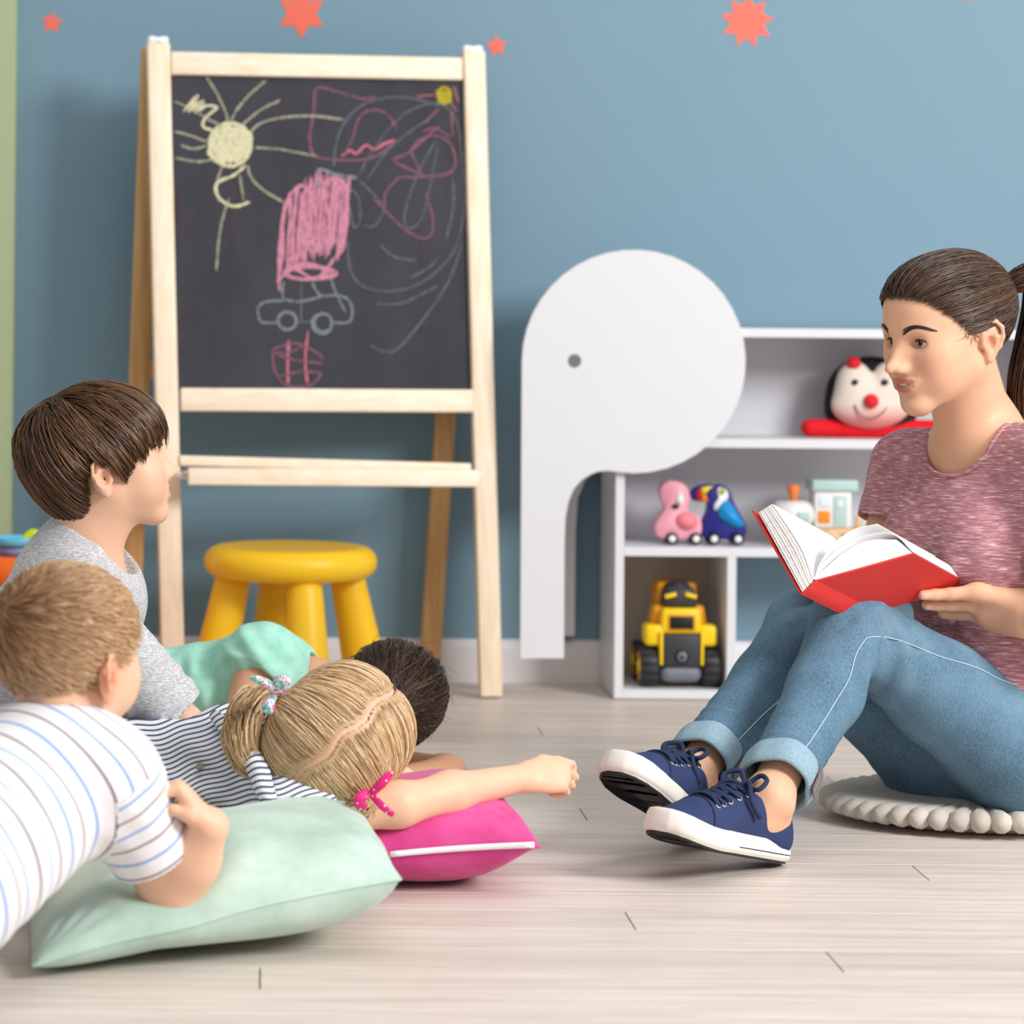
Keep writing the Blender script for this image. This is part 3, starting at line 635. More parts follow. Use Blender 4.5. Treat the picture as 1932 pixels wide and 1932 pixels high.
for sx in (-1, 1):
    for dy in (-.03, .065):
        r = .041; cx = XT + (1 + sx * 58) * kt; cz = zf + r + .0008; Rw = np.array([[0, 0, 1], [1, 0, 0], [0, 1, 0]]); w = .036
        tw = obj('tyre', *lathe([(0, -w / 2), (r * .62, -w / 2), (r * .9, -w / 2), (r, -w / 2 + .006), (r, w / 2 - .006), (r * .9, w / 2), (r * .62, w / 2), (0, w / 2)], (cx, YD + dy, cz), 28, Rw), m_char, dt)
        tread = []
        for i in range(14):
            a = 2 * math.pi * i / 14; Rr = np.array([[1, 0, 0], [0, math.cos(a), -math.sin(a)], [0, math.sin(a), math.cos(a)]]); tread.append(rbox(np.array((cx, YD + dy, cz)) + Rr @ np.array((0, 0, r - .0015)), (w * .9, .009, .005), .001, Rr, 1))
        tV, tF = merge(*tread); tV[:, 2] = np.maximum(tV[:, 2], zf + .0005); obj('tread', tV, tF, m_tyre, tw)
        for i in range(8):
            a = 2 * math.pi * i / 8; obj('wheel_nut', *rbox((cx + sx * (w / 2), YD + dy + r * .62 * math.cos(a), cz + r * .62 * math.sin(a)), (.006, .006, .006), .001), m_ty2, tw)
        obj('hub', *lathe([(0, -w / 2 - .003), (r * .35, -w / 2 - .003), (r * .4, 0), (r * .35, w / 2 + .003), (0, w / 2 + .003)], (cx, YD + dy, cz), 18, Rw), m_ty, tw)

# ================================================================== pillows, cushion, book
def pillow(name, A, B, depth_dir, D, T, mat, label, zc, dents=(), pinch=.10, n=64, lift=None, seam=True, be_=1.0):
    """square pillow: front edge A->B, extends along depth_dir by D; T total thickness; zc height of the rim"""
    A, B, dd = np.array(A), np.array(B), np.array(depth_dir, float); ed = B - A
    u = np.linspace(-1, 1, n); U, Vv = np.meshgrid(u, u, indexing='ij')
    pu = U * (1 - pinch * (1 - Vv ** 2) * np.abs(U) ** 3); pv = Vv * (1 - pinch * (1 - U ** 2) * np.abs(Vv) ** 3)
    base = A[None, None] + ed * ((pu + 1) / 2)[..., None] + dd * D * ((pv + 1) / 2)[..., None]
    prof = ((1 - np.abs(U) ** 2.4) * (1 - np.abs(Vv) ** 2.4)).clip(0) ** .42
    rng = np.random.default_rng(len(label)); wr = np.zeros_like(U)
    for i in range(14):
        a = rng.uniform(0, 6.28); f = rng.uniform(3, 7); ph = rng.uniform(0, 6.28); wr += .0009 * np.sin(f * (U * math.cos(a) + Vv * math.sin(a)) + ph + 2 * np.sin(2 * U + ph))
    for cu, cv in ((-1, -1), (1, -1), (1, 1), (-1, 1)):            # gathers running into the corners
        rr = np.hypot(U - cu, Vv - cv); an = np.arctan2(Vv - cv, U - cu); wr += .0045 * np.sin(an * 17 + cu) * np.exp(-((rr - .28) / .22) ** 2) * prof
    top = base.copy(); bot = base.copy(); top[..., 2] += T * .56 * prof + wr * (prof > .02); bot[..., 2] -= np.maximum(T * .44, bot[..., 2] + .004) * prof ** be_
    if lift is not None:
        for X in (top, bot): X[..., 2] += lift(U, Vv)
    for c, r, dep in dents:
        d2 = ((top[..., :2] - np.array(c)[:2]) ** 2).sum(-1); g = np.exp(-d2 / r ** 2); top[..., 2] -= dep * g; ring = np.exp(-((np.sqrt(d2) - r * 1.5) / (r * .6)) ** 2); top[..., 2] += dep * .16 * ring * prof
    top[..., 2] = np.maximum(top[..., 2], .006); bot[..., 2] = np.minimum(np.maximum(bot[..., 2], .0006), top[..., 2] - .002)
    N = n * n; idx = np.arange(N).reshape(n, n); Vs = np.concatenate([top.reshape(-1, 3), bot.reshape(-1, 3)])
    Fc = np.concatenate([np.stack([idx[:-1, :-1], idx[1:, :-1], idx[1:, 1:], idx[:-1, 1:]], -1).reshape(-1, 4), N + np.stack([idx[:-1, :-1], idx[:-1, 1:], idx[1:, 1:], idx[1:, :-1]], -1).reshape(-1, 4)])
    ring = np.concatenate([idx[:, 0], idx[-1, 1:], idx[-2::-1, -1], idx[0, -2:0:-1]]); r2 = np.roll(ring, -1); Fc = np.concatenate([Fc, np.stack([ring, ring + N, r2 + N, r2], -1)])
    o = tag(obj(name, Vs, Fc, mat), label, 'pillow'); rim = (top + bot)[..., :].reshape(-1, 3)[ring] / 2
    if seam: obj('piping_seam', *tube(rim, .0016, 6, True), mat, o)
    return o, top, bot, rim, n
def velvet(name, dark, mid, light, sheen=.5):
    m = M(name, mid, .75, spec=.2); nz = m.noise(9, 5, .65); lw = m.n('ShaderNodeTexNoise'); m.base(m.ramp(nz, [(.3, dark), (.5, mid), (.72, light)])); m.bump(m.noise(500, 2), .25, .001); m.b.inputs['Sheen Weight'].default_value = sheen; m.b.inputs['Sheen Roughness'].default_value = .4; return m.m
m_mintv = velvet('mint_velvet', '#a9c3b4', '#bcd5c8', '#d3e6dc', .35); m_mag = velvet('magenta_suede', '#c93a82', '#d64a90', '#e065a3', .25)
m_zip = plain('white_zip', '#eceaf0', .5, .02, 100)
EB = P(318, 1690, 3.17)     # toddler's elbow dent
A = P(62, 1806, 3.06); A.z = .020; B = P(757, 1658, 3.19)
pil, top, bot, rim, n = pillow('throw_pillow', A[:], B[:], (-.10, .995, 0), .38, .112, m_mintv, 'pale mint velvet pillow under the toddler\'s elbow', .07,
    dents=[((EB.x, EB.y + .02), .055, .040), ((EB.x - .14, EB.y + .10), .09, .03)], pinch=.01, lift=lambda U, V: .008 * (1 - U ** 2) + .012 * (1 + V) / 2)
# pink pillow with zip
A = P(640, 1640, 3.50); A.z = .052; B = P(1020, 1597, 3.52)
pp_, ptop, pbot, prim_, n = pillow('throw_pillow', A[:], B[:], (-.06, .998, 0), .40, .118, m_mag, 'bright magenta suede pillow with a white zip under the girl\'s arm', .06, pinch=.09, be_=1.5)
zp = [(np.array(rim_) + np.array((0, -.004, .004))) for rim_ in prim_[16:62:3]]
obj('zip', *tube(np.array(zp), .0042, 8, flat=((0, 1, 0), .5)), m_zip, pp_)
# ribbed floor cushion under the woman
m_chen = velvet('beige_chenille', '#b3aaa0', '#c8c0b6', '#d8d1c8', .3)
cc = Pz(1850, 1545, 0); cc.y = 4.13
fc = empty('floor_cushion', (cc.x, cc.y, 0)); tag(fc, 'round beige ribbed plush cushion under the seated woman', 'cushion')
RC = (cc.x - P(1553, 1500, 4.10).x); nr = 46
for i in range(nr):
    a = 2 * math.pi * i / nr; d = np.array((math.cos(a), math.sin(a) * .78, 0)); pts = []; rr = []
    for t in np.linspace(.25, 1, 10): pts.append(np.array((cc.x, cc.y, .026 + .005 * (1 - t))) + d * RC * t * .985); rr.append(min(.0245, RC * t * math.pi / nr * 1.10) * (1 if t < .93 else math.sqrt(max(.25, 1 - ((t - .93) / .075) ** 2))))
    V, Fc = tube(np.array(pts), rr, 10); obj('rib', V, Fc, m_chen, fc)
V, Fc = lathe([(0, .004), (RC * .72, .004), (RC * .86, .018), (RC * .8, .034), (0, .040)], (0, 0, 0), 40); V[:, 1] *= .78; obj('core', V + np.array((cc.x, cc.y, 0)), Fc, m_chen, fc)

# ================================================================== people: shared builders
def skin_mat(name):
    m = M(name, '#e0ac88', .48, spec=.35); m.base(m.mix(m.noise(55, 4), m.attr('Col'), m.mix(1, m.attr('Col'), (.93, .88, .86), 'MULTIPLY'))); m.bump(m.noise(420, 2), .06, .001)
    m.b.inputs['Subsurface Weight'].default_value = .12; m.b.inputs['Subsurface Radius'].default_value = (1, .35, .2); m.b.inputs['Subsurface Scale'].default_value = .006; return m.m
m_skin = skin_mat('skin'); m_hair = M('hair', '#443022', .42, spec=.45); m_hair.base(m_hair.attr('Col'))
m_eye = M('eye', '#ffffff', .12, spec=.5); m_eye.base(m_eye.attr('Col')); m_teeth = plain('tooth_enamel', '#f4efe6', .3, .01)
def A3(v): return np.array(v[:] if hasattr(v, 'x') else v, float)
class Head:
    """local frame: x = the person's right, y = forward, z = up, metres of an adult head times sc"""
    def __init__(h, O, R, sc=1.0, child=0.0): h.O = A3(O); h.R = np.array(R); h.sv = np.ones(3) * sc; h.sc = float(np.mean(h.sv)); h.c = child
    def w(h, p): return h.O + (np.asarray(p, float) * h.sv) @ h.R.T
    def loc(h, X): return (X - h.O) @ h.R / h.sv
    def ell(h, s, c, r, k=.01, sub=False, Rl=None): s.ell(h.w(c), np.array(r) * h.sv, h.R if Rl is None else h.R @ Rl, k * h.sc, sub)
    def cone(h, s, a, b, ra, rb, k=.01, sub=False): s.cone(h.w(a), h.w(b), ra * h.sc, rb * h.sc, k * h.sc, sub)
    def skull(h, s, inf=0):
        c = h.c; h.ell(s, (0, -.012, .034 + .004 * c), (.073 + inf + .004 * c, .094 + inf, .083 + inf), .02); h.ell(s, (0, .028, .012), (.064 + inf, .062 + inf, .078 + inf), .03); h.ell(s, (0, .036, .043), (.060 + inf, .057 + inf, .056 + inf), .03)
    def build(h, s, ears=(-1, 1), mouth=1):
        c = h.c; h.skull(s); jz = .012 * c; mz = .007 * c; nz = .007 * c
        h.ell(s, (0, .033, -.022 + jz * .4), (.056, .056, .078 - .008 * c), .03)
        for sx in (-1, 1):
            h.cone(s, (sx * .047, .004, -.050 + jz), (sx * .009, .068 - .002 * c, -.096 + jz), .020, .0165, .026)
            h.ell(s, (sx * .039, .055, -.022), (.023 + .004 * c, .022 + .004 * c, .020 + .005 * c), .03)
            h.ell(s, (sx * .033, .058, -.050 + jz * .5), (.021 + .003 * c, .021 + .003 * c, .024), .03)
        h.ell(s, (0, .0765 - .002 * c, -.0975 + jz), (.0175, .0150, .0145), .018); h.ell(s, (0, .0765 - .001 * c, -.062 + mz), (.029, .020, .022), .018)
        for sx in (-1, 1):
            h.cone(s, (sx * .011, .0885, .016), (sx * .040, .0735, .019), .0075 - .002 * c, .0070 - .002 * c, .016); h.ell(s, (sx * .030, .0985, .000), (.0165, .0120, .0105), .013, True)
        for sx in (-1, 1):
            h.ell(s, (sx * .031, .0705, -.001), (.0155, .0145, .0130), .006); h.ell(s, (sx * .0315, .0885, -.0016), (.0172, .0130, .0076 - .0026 * c), .0018, True)
        ny = -.006 * c
        ny = .006 - .003 * c;
        for sx in (-1, 1): h.cone(s, (sx * .004, .083, .004), (sx * .0075, .0925 + ny * .5, -.034 + nz), .0075, .0095, .012)
        h.cone(s, (0, .0870, .008), (0, .1055 + ny, -.031 + nz), .0060, .0072, .012); h.ell(s, (0, .1095 + ny, -.0360 + nz), (.0080 + .0008 * c, .0095, .0076), .008)
        for sx in (-1, 1):
            h.ell(s, (sx * .0108, .0960 + ny, -.0390 + nz), (.0064, .0110, .0068), .007); h.ell(s, (sx * .0060, .1015 + ny, -.0460 + nz), (.0030, .0050, .0030), .003, True)
        if mouth:
            op = .0010 + .0022 * (mouth - 1); X = np.array((0, .007, .014, .021, .0285)); ys = np.linspace(.115, .05, 140)
            def sy(x, z): f = s.eval(h.w(np.stack([np.full(140, x), ys, np.full(140, z)], 1))); return ys[int(np.argmax(f < 0))]
            zu = np.array((-.0592, -.0580, -.0580, -.0580, -.0568)) + mz; zl = np.array((-.0712, -.0706, -.0684, -.0640, -.0585)) - op * np.array((1, .9, .6, .3, 0)) + mz; zs_ = np.array((-.0648, -.0645, -.0630, -.0606, -.0573)) - op * .5 * np.array((1, 1, .7, .3, 0)) + mz
            ru = (.0046, .0047, .0040, .0031, .0016); rl_ = (.0062, .0060, .0051, .0037, .0016); rs = (.0010 + op * .8, .0010 + op * .75, .0008 + op * .6, .0007 + op * .3, .0004); yu = [sy(x, z) for x, z in zip(X, zu)]; yl = [sy(x, z) for x, z in zip(X, zl)]
            for sx in (-1, 1):
                for i in range(4):
                    h.cone(s, (sx * X[i], yu[i] - .0012, zu[i]), (sx * X[i + 1], yu[i + 1] - .0012, zu[i + 1]), ru[i], ru[i + 1], .004); h.cone(s, (sx * X[i], yl[i] - .0018, zl[i]), (sx * X[i + 1], yl[i + 1] - .0012, zl[i + 1]), rl_[i], rl_[i + 1], .004)
            for sx in (-1, 1):
                for i in range(4):
                    for dd in (.0035, -.0015): h.cone(s, (sx * X[i] * .9, yu[i] + dd, zs_[i]), (sx * X[i + 1] * .9, yu[i + 1] + dd, zs_[i + 1]), rs[i], rs[i + 1], .0015, True)
            h.mouth = (X, np.array(yu), zu, zl, zs_); h.ell(s, (0, yl[0] + .004, -.0825 + mz), (.016, .0065, .0040), .010, True)
        for sx in ears:
            B = np.array((sx * (.071 + .002 * c), -.010, -.012)); f = lambda x, y, z: B + np.array((sx * (x + max(0, -y) * .45), y, z))
            h.ell(s, f(.003, -.004, .002), (.0058, .0172, .0305), .008)
            hx = [(0.001, .010, .002), (.005, .012, .018), (.007, .004, .029), (.008, -.009, .0295), (.008, -.0175, .019), (.008, -.018, .004), (.007, -.013, -.010), (.005, -.006, -.020)]
            for a, b in zip(hx[:-1], hx[1:]): h.cone(s, f(*a), f(*b), .0032, .0032, .003)
            h.ell(s, f(.004, .000, -.0265), (.0045, .0068, .0085), .006)
            for a, b in (((.006, -.006, .017), (.006, -.0105, .004)), ((.006, -.0105, .004), (.006, -.005, -.012))): h.cone(s, f(*a), f(*b), .003, .003, .004)
            h.ell(s, f(.008, .000, -.003), (.0065, .0065, .0100), .004, True); h.ell(s, f(.004, .0105, -.005), (.0045, .0040, .0055), .004)
    def eyes(h, par, gaze, iris):
        for sx in (-1, 1):
            c = h.w((sx * .031, .0695, -.0010)); r = .0132 * h.sc; n = 20; V, Fc = lathe([(r * math.sin(math.pi * i / n), -r * math.cos(math.pi * i / n)) for i in range(n + 1)], (0, 0, 0), 24)
            g = A3(gaze); g = g / np.linalg.norm(g); a = V @ g / r; col = np.tile(np.array(lin('#ece7e2')), (len(V), 1)); col[a > math.cos(.50)] = lin(iris); col[a > math.cos(.23)] = (.004, .004, .004)
            o = obj('eye', V + c, Fc, m_eye.m, par); vattr(o, 'Col', col)
            cyl = [h.w((sx * (.031 + dx), .0700 + math.sqrt(max(1e-6, .0150 ** 2 - min(dx * dx, .00014) - dz * dz)), -.0010 + dz)) for dx, dz in ((-.0130, -.0022), (-.0085, .0036), (-.002, .0062), (.005, .0056), (.0105, .0022), (.0165, .0004))]
            V, Fc = tube(catmull(cyl, 4), [.0005, .0011, .0013, .0013, .0012, .0004], 6); o = obj('eyelash', V, Fc, m_hair.m, par); vattr(o, 'Col', np.tile(lin('#1c1412'), (len(V), 1)))
    def brow(h, par, col, n=130, arch=.006, w=.0034):
        for sx in (-1, 1):
            t = RNG.random(n); xs = .013 + .037 * t; zs = .0165 + arch * np.sin(np.pi * np.clip(t * .80 + .05, 0, 1)) * 1.4 - .003 * t + RNG.normal(0, 1, n).clip(-1, 1) * w * .55 * (1 - .6 * t); ln = .007
            base = np.stack([sx * xs, .096 - .9 * (xs - .013) ** 1 * .42 - 6.5 * np.maximum(xs - .03, 0) ** 2 * 4, zs], 1)
            d = np.stack([np.full(n, sx * .8), np.full(n, -.3), .45 * (1 - 1.6 * t)], 1); paths = []
            for k in range(4): paths.append(base + d * ln * k / 3)
            Pth = h.w(np.stack(paths, 1)); Pth = snap(h._s, Pth, .0006)
            strands('eyebrow', Pth, .00055, np.tile(lin(col), (n, 1)), par)
def snap(s, Pth, lift):
    sh = Pth.shape; X = Pth.reshape(-1, 3)
    for _ in range(2): X = X - s.grad(X) * (s.eval(X) - (lift if np.isscalar(lift) else np.broadcast_to(lift, sh[:-1]).reshape(-1)))[:, None]
    return X.reshape(sh)
def strands(name, Pth, r, col, par, taper=.25, sides=3, root=.5):
    N, m = Pth.shape[:2]; T = np.gradient(Pth, axis=1); T /= np.linalg.norm(T, axis=2)[..., None] + 1e-9
    ref = np.broadcast_to(np.array((.31, .52, .79)), T.shape); U = np.cross(T, ref); U /= np.linalg.norm(U, axis=2)[..., None] + 1e-9; W = np.cross(T, U)
    t = np.linspace(0, 1, m); rr = (np.full(N, r) if np.isscalar(r) else np.asarray(r))[:, None] * (1 - (1 - taper) * np.clip((t - .5) / .5, 0, 1) ** 1.5)[None] * np.clip(t * 6 + root, 0, 1)[None]
    V = np.stack([Pth + (U * math.cos(2 * math.pi * k / sides) + W * math.sin(2 * math.pi * k / sides)) * rr[..., None] for k in range(sides)], 2).reshape(-1, 3)
    i = np.arange(N)[:, None, None]; j = np.arange(m - 1)[None, :, None]; k = np.arange(sides)[None, None]; k2 = (k + 1) % sides; ix = lambda a, b: (i * m + a) * sides + b
    Q = np.stack([ix(j, k), ix(j, k2), ix(j + 1, k2), ix(j + 1, k)], -1).reshape(-1, 4)
    o = obj(name, V, Q, m_hair.m, par); vattr(o, 'Col', np.repeat(np.asarray(col), m * sides, 0)); o['kind'] = 'stuff'; return o
def haircol(n, base, light, dark, rng=RNG):
    t = rng.normal(0, .5, n).clip(-1, 1)[:, None]; b, l, d = (np.array(lin(x)) for x in (base, light, dark))
    return np.where(t > 0, b + (l - b) * t, b + (d - b) * -t)
def scalp_roots(h, n, inside, inf=.004):
    """random points on the skull where inside(local) is true"""
    s = Sdf(); h.skull(s, inf); d = RNG.normal(size=(n * 4, 3)); d /= np.linalg.norm(d, axis=1)[:, None]; X = h.w(d * .10 + np.array((0, 0, .02)))
    X = snap(s, X, 0.0); L = h.loc(X); X = X[inside(L)][:n]; return s, X
def comb(s, X, target_fn, steps, lift):
    """grow every strand over the surface; target_fn(p, i, steps) gives the next free point"""
    out = [X]
    for i in range(1, steps + 1): X = target_fn(X, i, steps); X = snap(s, X, lift(i / steps) if callable(lift) else lift); out.append(X)
    return np.stack(out, 1)
def cap_mesh(h, par, inside, inf, col, hres=.004):
    s = Sdf(); h.skull(s, inf); V, Q = s.mesh(hres * h.sc); keep = inside(h.loc(V)); Q = Q[keep[Q].all(1)]
    used = np.unique(Q); mp = -np.ones(len(V), int); mp[used] = np.arange(len(used)); o = obj('hair_cap', V[used], mp[Q], m_hair.m, par); vattr(o, 'Col', np.tile(lin(col), (len(used), 1))); return s, o
def finish_body(s, h, name, label, base, spots, org, res, scalp=None):
    V, Q = s.mesh(res); V = relax(V, Q, 1, .35); o = obj(name, V, Q, m_skin, None, True, org); tag(o, label, 'person')
    col = np.tile(np.array(lin(base)), (len(V), 1))
    for c, r, cc, st in spots:
        c = A3(c); d = (V - c) / np.asarray(r) if np.ndim(r) else (V - c) / r
        g = np.exp(-(d ** 2).sum(1) ** 1.5) * st; col = col * (1 - g[:, None]) + np.array(lin(cc)) * g[:, None]
    if scalp:
        L = h.loc(V); fn, hc = scalp; g = np.clip((L[:, 2] - fn(L)) / .014, 0, 1); g = g * g * (np.abs(L).max(1) < .14) * (np.abs(L[:, 0]) < .0755); col = col * (1 - g[:, None]) + np.array(lin(hc)) * g[:, None]
    vattr(o, 'Col', col); return o, V
def face_spots(h, lip, blush, mz=0, nose=1, lipst=.85):
    sp = []; loc = lambda p: h.w(p); rl = np.array((.0085, .0085, .0048)) * h.sc
    for sx in (-1, 1):
        sp += [(loc((sx * .040, .076, -.034)), .022 * h.sc, blush, .38), (loc((sx * .076, -.014, -.010)), .026 * h.sc, blush, .30)]
        for i in range(5):
            X, yu, zu, zl, zs_ = h.mouth; t = i / 4; lipst = (.7, .7, .68, .5, .0)[i]; sp += [(loc((sx * X[i], yu[i] + .002, zu[i])), rl * np.array((1, 1, .8)) * (1 - .4 * t), lip, lipst), (loc((sx * X[i], yu[i] + .001, zl[i])), rl * np.array((1, 1, 1.3)) * (1 - .5 * t), lip, lipst)]
        sp += [(loc((sx * .031, .086, .006)), np.array((.014, .012, .006)) * h.sc, '#9a6a52', .4), (loc((sx * .031, .086, -.009)), np.array((.014, .012, .004)) * h.sc, '#b27c62', .35)]
    sp.append((loc((0, .11, -.034)), .012 * h.sc, blush, .25 * nose)); return sp
def hand_pts(s, wrist, d, nrm, wdt, sc, curls, thumb, rw=.021, spread=.0, wr=(.018, .025)):
    """d fingers direction, nrm back of hand, wdt towards the thumb; curls: 4 x 3 joint angles; thumb: 3 local points (d, wdt, nrm)"""
    d, nrm, wdt = (A3(v) / np.linalg.norm(A3(v)) for v in (d, nrm, wdt)); w0 = A3(wrist); L = lambda a, b, c=0: w0 + (d * a + wdt * b + nrm * c) * sc
    bl = [(.088, .027), (.091, .008), (.086, -.011), (.078, -.028)]; ph = [(.042, .025, .020), (.046, .028, .021), (.041, .026, .020), (.033, .020, .018)]; nails = []
    for i in range(4):
        b = L(*bl[i]); s.cone(L(.004, bl[i][1] * .62), b, .0165 * sc, .0112 * sc, .013 * sc); p = b; a = 0; r = (.0098, .0098, .0093, .0084)[i] * sc
        dv = d + wdt * spread * (1.5 - i)
        for j in range(3):
            a += curls[i][j]; q = p + (dv * math.cos(a) - nrm * math.sin(a)) * ph[i][j] * sc; s.cone(p, q, r * (1 - .1 * j), r * (.9 - .1 * j), .004 * sc); p = q
        nails.append(p + (nrm * math.cos(a) + d * math.sin(a)) * r * .6)
    s.ell(L(.050, 0, 0), np.array((.046, .036, .016)) * sc, np.array([d, wdt, nrm]).T, .012 * sc)
    tp = [L(*t) for t in thumb]; s.cone(L(.012, .014, -.004), tp[0], .016 * sc, .0135 * sc, .014 * sc); s.cone(tp[0], tp[1], .0125 * sc, .0108 * sc, .006 * sc); s.cone(tp[1], tp[2], .0108 * sc, .0088 * sc, .004 * sc); nails.append(tp[2])
    return nails
def heather(name, cols, scale, stretch, rot=(0, 0, 0), bump=.15):
    m = M(name, cols[1], .85, spec=.15); nz = m.noise(scale, 3, .6, stretch, rot); m.base(m.ramp(nz, [(.36, cols[0]), (.5, cols[1]), (.6, cols[2]), (.68, cols[3])])); m.bump(nz, bump, .001); m.bump(m.noise(900, 2), .1, .0005)
    m.b.inputs['Sheen Weight'].default_value = .08; return m.m
def folds(V, Q, specs):
    """cloth folds: (centre, radius, direction across the folds, wavelength, depth)"""
    N = vnormals(V, Q); d = np.zeros(len(V))
    for c, r, a, wl, dep in specs:
        c = A3(c); a = A3(a) / np.linalg.norm(A3(a)); q = V - c; g = np.exp(-((q / r) ** 2).sum(1)); ph = q @ a / wl * 2 * math.pi
        b = np.cross(a, (.3, .5, .8)); ph = ph + 1.2 * np.sin(q @ b / (wl * 2.2) * 3.0); d += dep * g * np.sin(ph)
    return V + N * d[:, None]
def cloth(name, s, h, mat, par, fs=(), it=2):
    V, Q = s.mesh(h); V = relax(V, Q, it, .45)
    if fs: V = folds(V, Q, fs)
    return obj(name, V, Q, mat, par), V, Q

# ================================================================== red book on the woman's knees
bS, bL, bB, bC = P(1519, 1112, 3.86), P(1423, 965, 3.90), P(1721, 1044, 3.90), P(1828, 1103, 4.02)
be = bC - bB; bk = empty('open_book', bS[:]); tag(bk, 'open red hardcover book with blank white pages held by the woman', 'book')
m_bred = plain('red_cloth_cover', '#d2322c', .55, .05, 30, .1, 600); m_page = M('paper', '#f3f2f4', .7, spec=.2); m_edge = M('page_edges', '#ded8d2', .8); m_edge.base(m_edge.ramp(m_edge.noise(220, 2, .5, (1, .15, 1)), [(.35, '#dcd6d1'), (.6, '#efece9')]))
def sheet(name, prof, thick, mat, par=bk, n=1):
    """prof: polyline of world points at the near end, swept along the spine axis; given thickness along in-plane normal"""
    p = np.array([A3(q) for q in prof]); T = np.gradient(p, axis=0); N = np.cross(T, A3(be)); N /= np.linalg.norm(N, axis=1)[:, None]; m = len(p); th = np.asarray(thick)[:, None] if np.ndim(thick) else thick
    V = np.concatenate([p, p + N * th, p + A3(be), p + N * th + A3(be)]); Fc = []
    for i in range(m - 1): Fc += [[i, i + 1, m + i + 1, m + i], [2 * m + i, 3 * m + i, 3 * m + i + 1, 2 * m + i + 1], [i, 2 * m + i, 2 * m + i + 1, i + 1], [m + i, m + i + 1, 3 * m + i + 1, 3 * m + i]]
    Fc += [[0, m, 3 * m, 2 * m], [m - 1, 3 * m - 1, 4 * m - 1, 2 * m - 1]]; return obj(name, V, Fc, mat, par, False)
def bp(px, py): # a point of the book's near end
    t = (px - 1519) / 200; return P(px, py, 3.86 + .04 * abs(t))
sheet('left_cover', catmull([bp(1511, 1119), bp(1466, 1040), bp(1421, 963)], 4), .0025, m_bred); sheet('right_cover', catmull([bp(1538, 1094), bp(1630, 1069), bp(1722, 1043)], 4), -.0025, m_bred)
sheet('spine', catmull([bp(1511, 1119), bp(1523, 1110), bp(1539, 1094)], 4), -.003, m_bred)
lo_, hi_ = [bp(1513, 1116), bp(1472, 1042), bp(1431, 967)], [bp(1532, 1092), bp(1508, 1030), bp(1456, 951)]
def block(name, A_, B_, mat, n=10):
    a, b = catmull([A3(q) for q in A_], n), catmull([A3(q) for q in B_], n); m = len(a); e = A3(be) * .985; V = np.concatenate([a, b, a + e, b + e]); Fc = []
    for i in range(m - 1): Fc += [[i, m + i, m + i + 1, i + 1], [2 * m + i, 2 * m + i + 1, 3 * m + i + 1, 3 * m + i], [i, i + 1, 2 * m + i + 1, 2 * m + i], [m + i, 3 * m + i, 3 * m + i + 1, m + i + 1]]
    Fc += [[0, 2 * m, 3 * m, m], [m - 1, 2 * m - 1, 4 * m - 1, 3 * m - 1]]; return obj(name, V, Fc, mat, bk, False)
lb_ = block('left_pages', lo_, hi_, m_edge.m); 
for k_ in range(1, 7):
    t = k_ / 7; sheet('page_leaf', catmull([A3(a) * (1 - t) + A3(b) * t + np.array((0, -.0008 - .0006 * (k_ % 2), 0)) for a, b in zip(lo_, hi_)], 6), .0005, m_page.m)
sheet('left_top_page', catmull([A3(q) + np.array((.0006, -.001, .0004)) for q in hi_], 8), .0006, m_page.m)
arcs = [[(1537, 1093), (1548, 1062), (1574, 1026), (1610, 1000), (1656, 989), (1690, 1003), (1736, 1052)], [(1537, 1093), (1552, 1064), (1585, 1034), (1630, 1012), (1684, 1008), (1722, 1042)], [(1538, 1094), (1560, 1072), (1600, 1052), (1660, 1044), (1716, 1040)]]
for a in arcs[:2]: sheet('right_page', catmull([bp(*q) for q in (a[:5] if a is arcs[0] else a)], 8), .0008, m_page.m)
block('right_pages', [bp(1538, 1094), bp(1600, 1077), bp(1660, 1060), bp(1720, 1043)], [bp(1540, 1088), bp(1590, 1044), bp(1640, 1020), bp(1690, 1018)], m_page.m)
bn = A3(bp(1722, 1043) - bp(1538, 1094)); bn = Vector(np.cross(bn, A3(be))).normalized()
if bn.y > 0: bn = -bn
def BK(px, py, off): return Ppl(px, py, bC + bn * off, bn)

# ================================================================== woman
W_SK = '#e7b797'
wf = Vector((-.865, -.50, -.17)); Rh = orth(fwd=wf, up=(0.03, -.02, 1)); SCW = np.array((.96, 1.07, .985))
ear = P(1868, 643, 4.00); O = A3(ear) - Rh @ (np.array((-.078, -.010, -.012)) * SCW); wh = Head(O, Rh, SCW, 0)
s = Sdf(); wh.build(s, ears=(-1,), mouth=1.35); wh._s = Sdf(); wh.build(wh._s, ears=(), mouth=1.35)
sR, sL_ = P(1714, 878, 4.25), P(1985, 868, 3.99); nb = P(1846, 812, 4.13); mids = (sR + sL_) / 2
hipL, hipR = P(1945, 1436, 4.03), P(1775, 1428, 4.19); knL, knR = P(1600, 1178, 3.99), P(1517, 1180, 4.13); anL, anR = P(1450, 1508, 3.745), P(1302, 1468, 3.90)
tup = (mids - (hipL + hipR) / 2).normalized(); tfw = Vector((sR - sL_)).cross(tup); tfw = -tfw if tfw.y > 0 else tfw; Rt = orth(fwd=tfw, up=tup); tX, tY, tZ = Rt[:, 0], Rt[:, 1], Rt[:, 2]
md = A3(mids)
wh.cone(s, (0, -.018, -.045), wh.loc(A3(nb) - tY * .012), .048, .047, .03); s.cone(wh.w((0, -.012, -.07)), A3(nb) - tZ * .05 + tY * .01, .045, .055, .03)
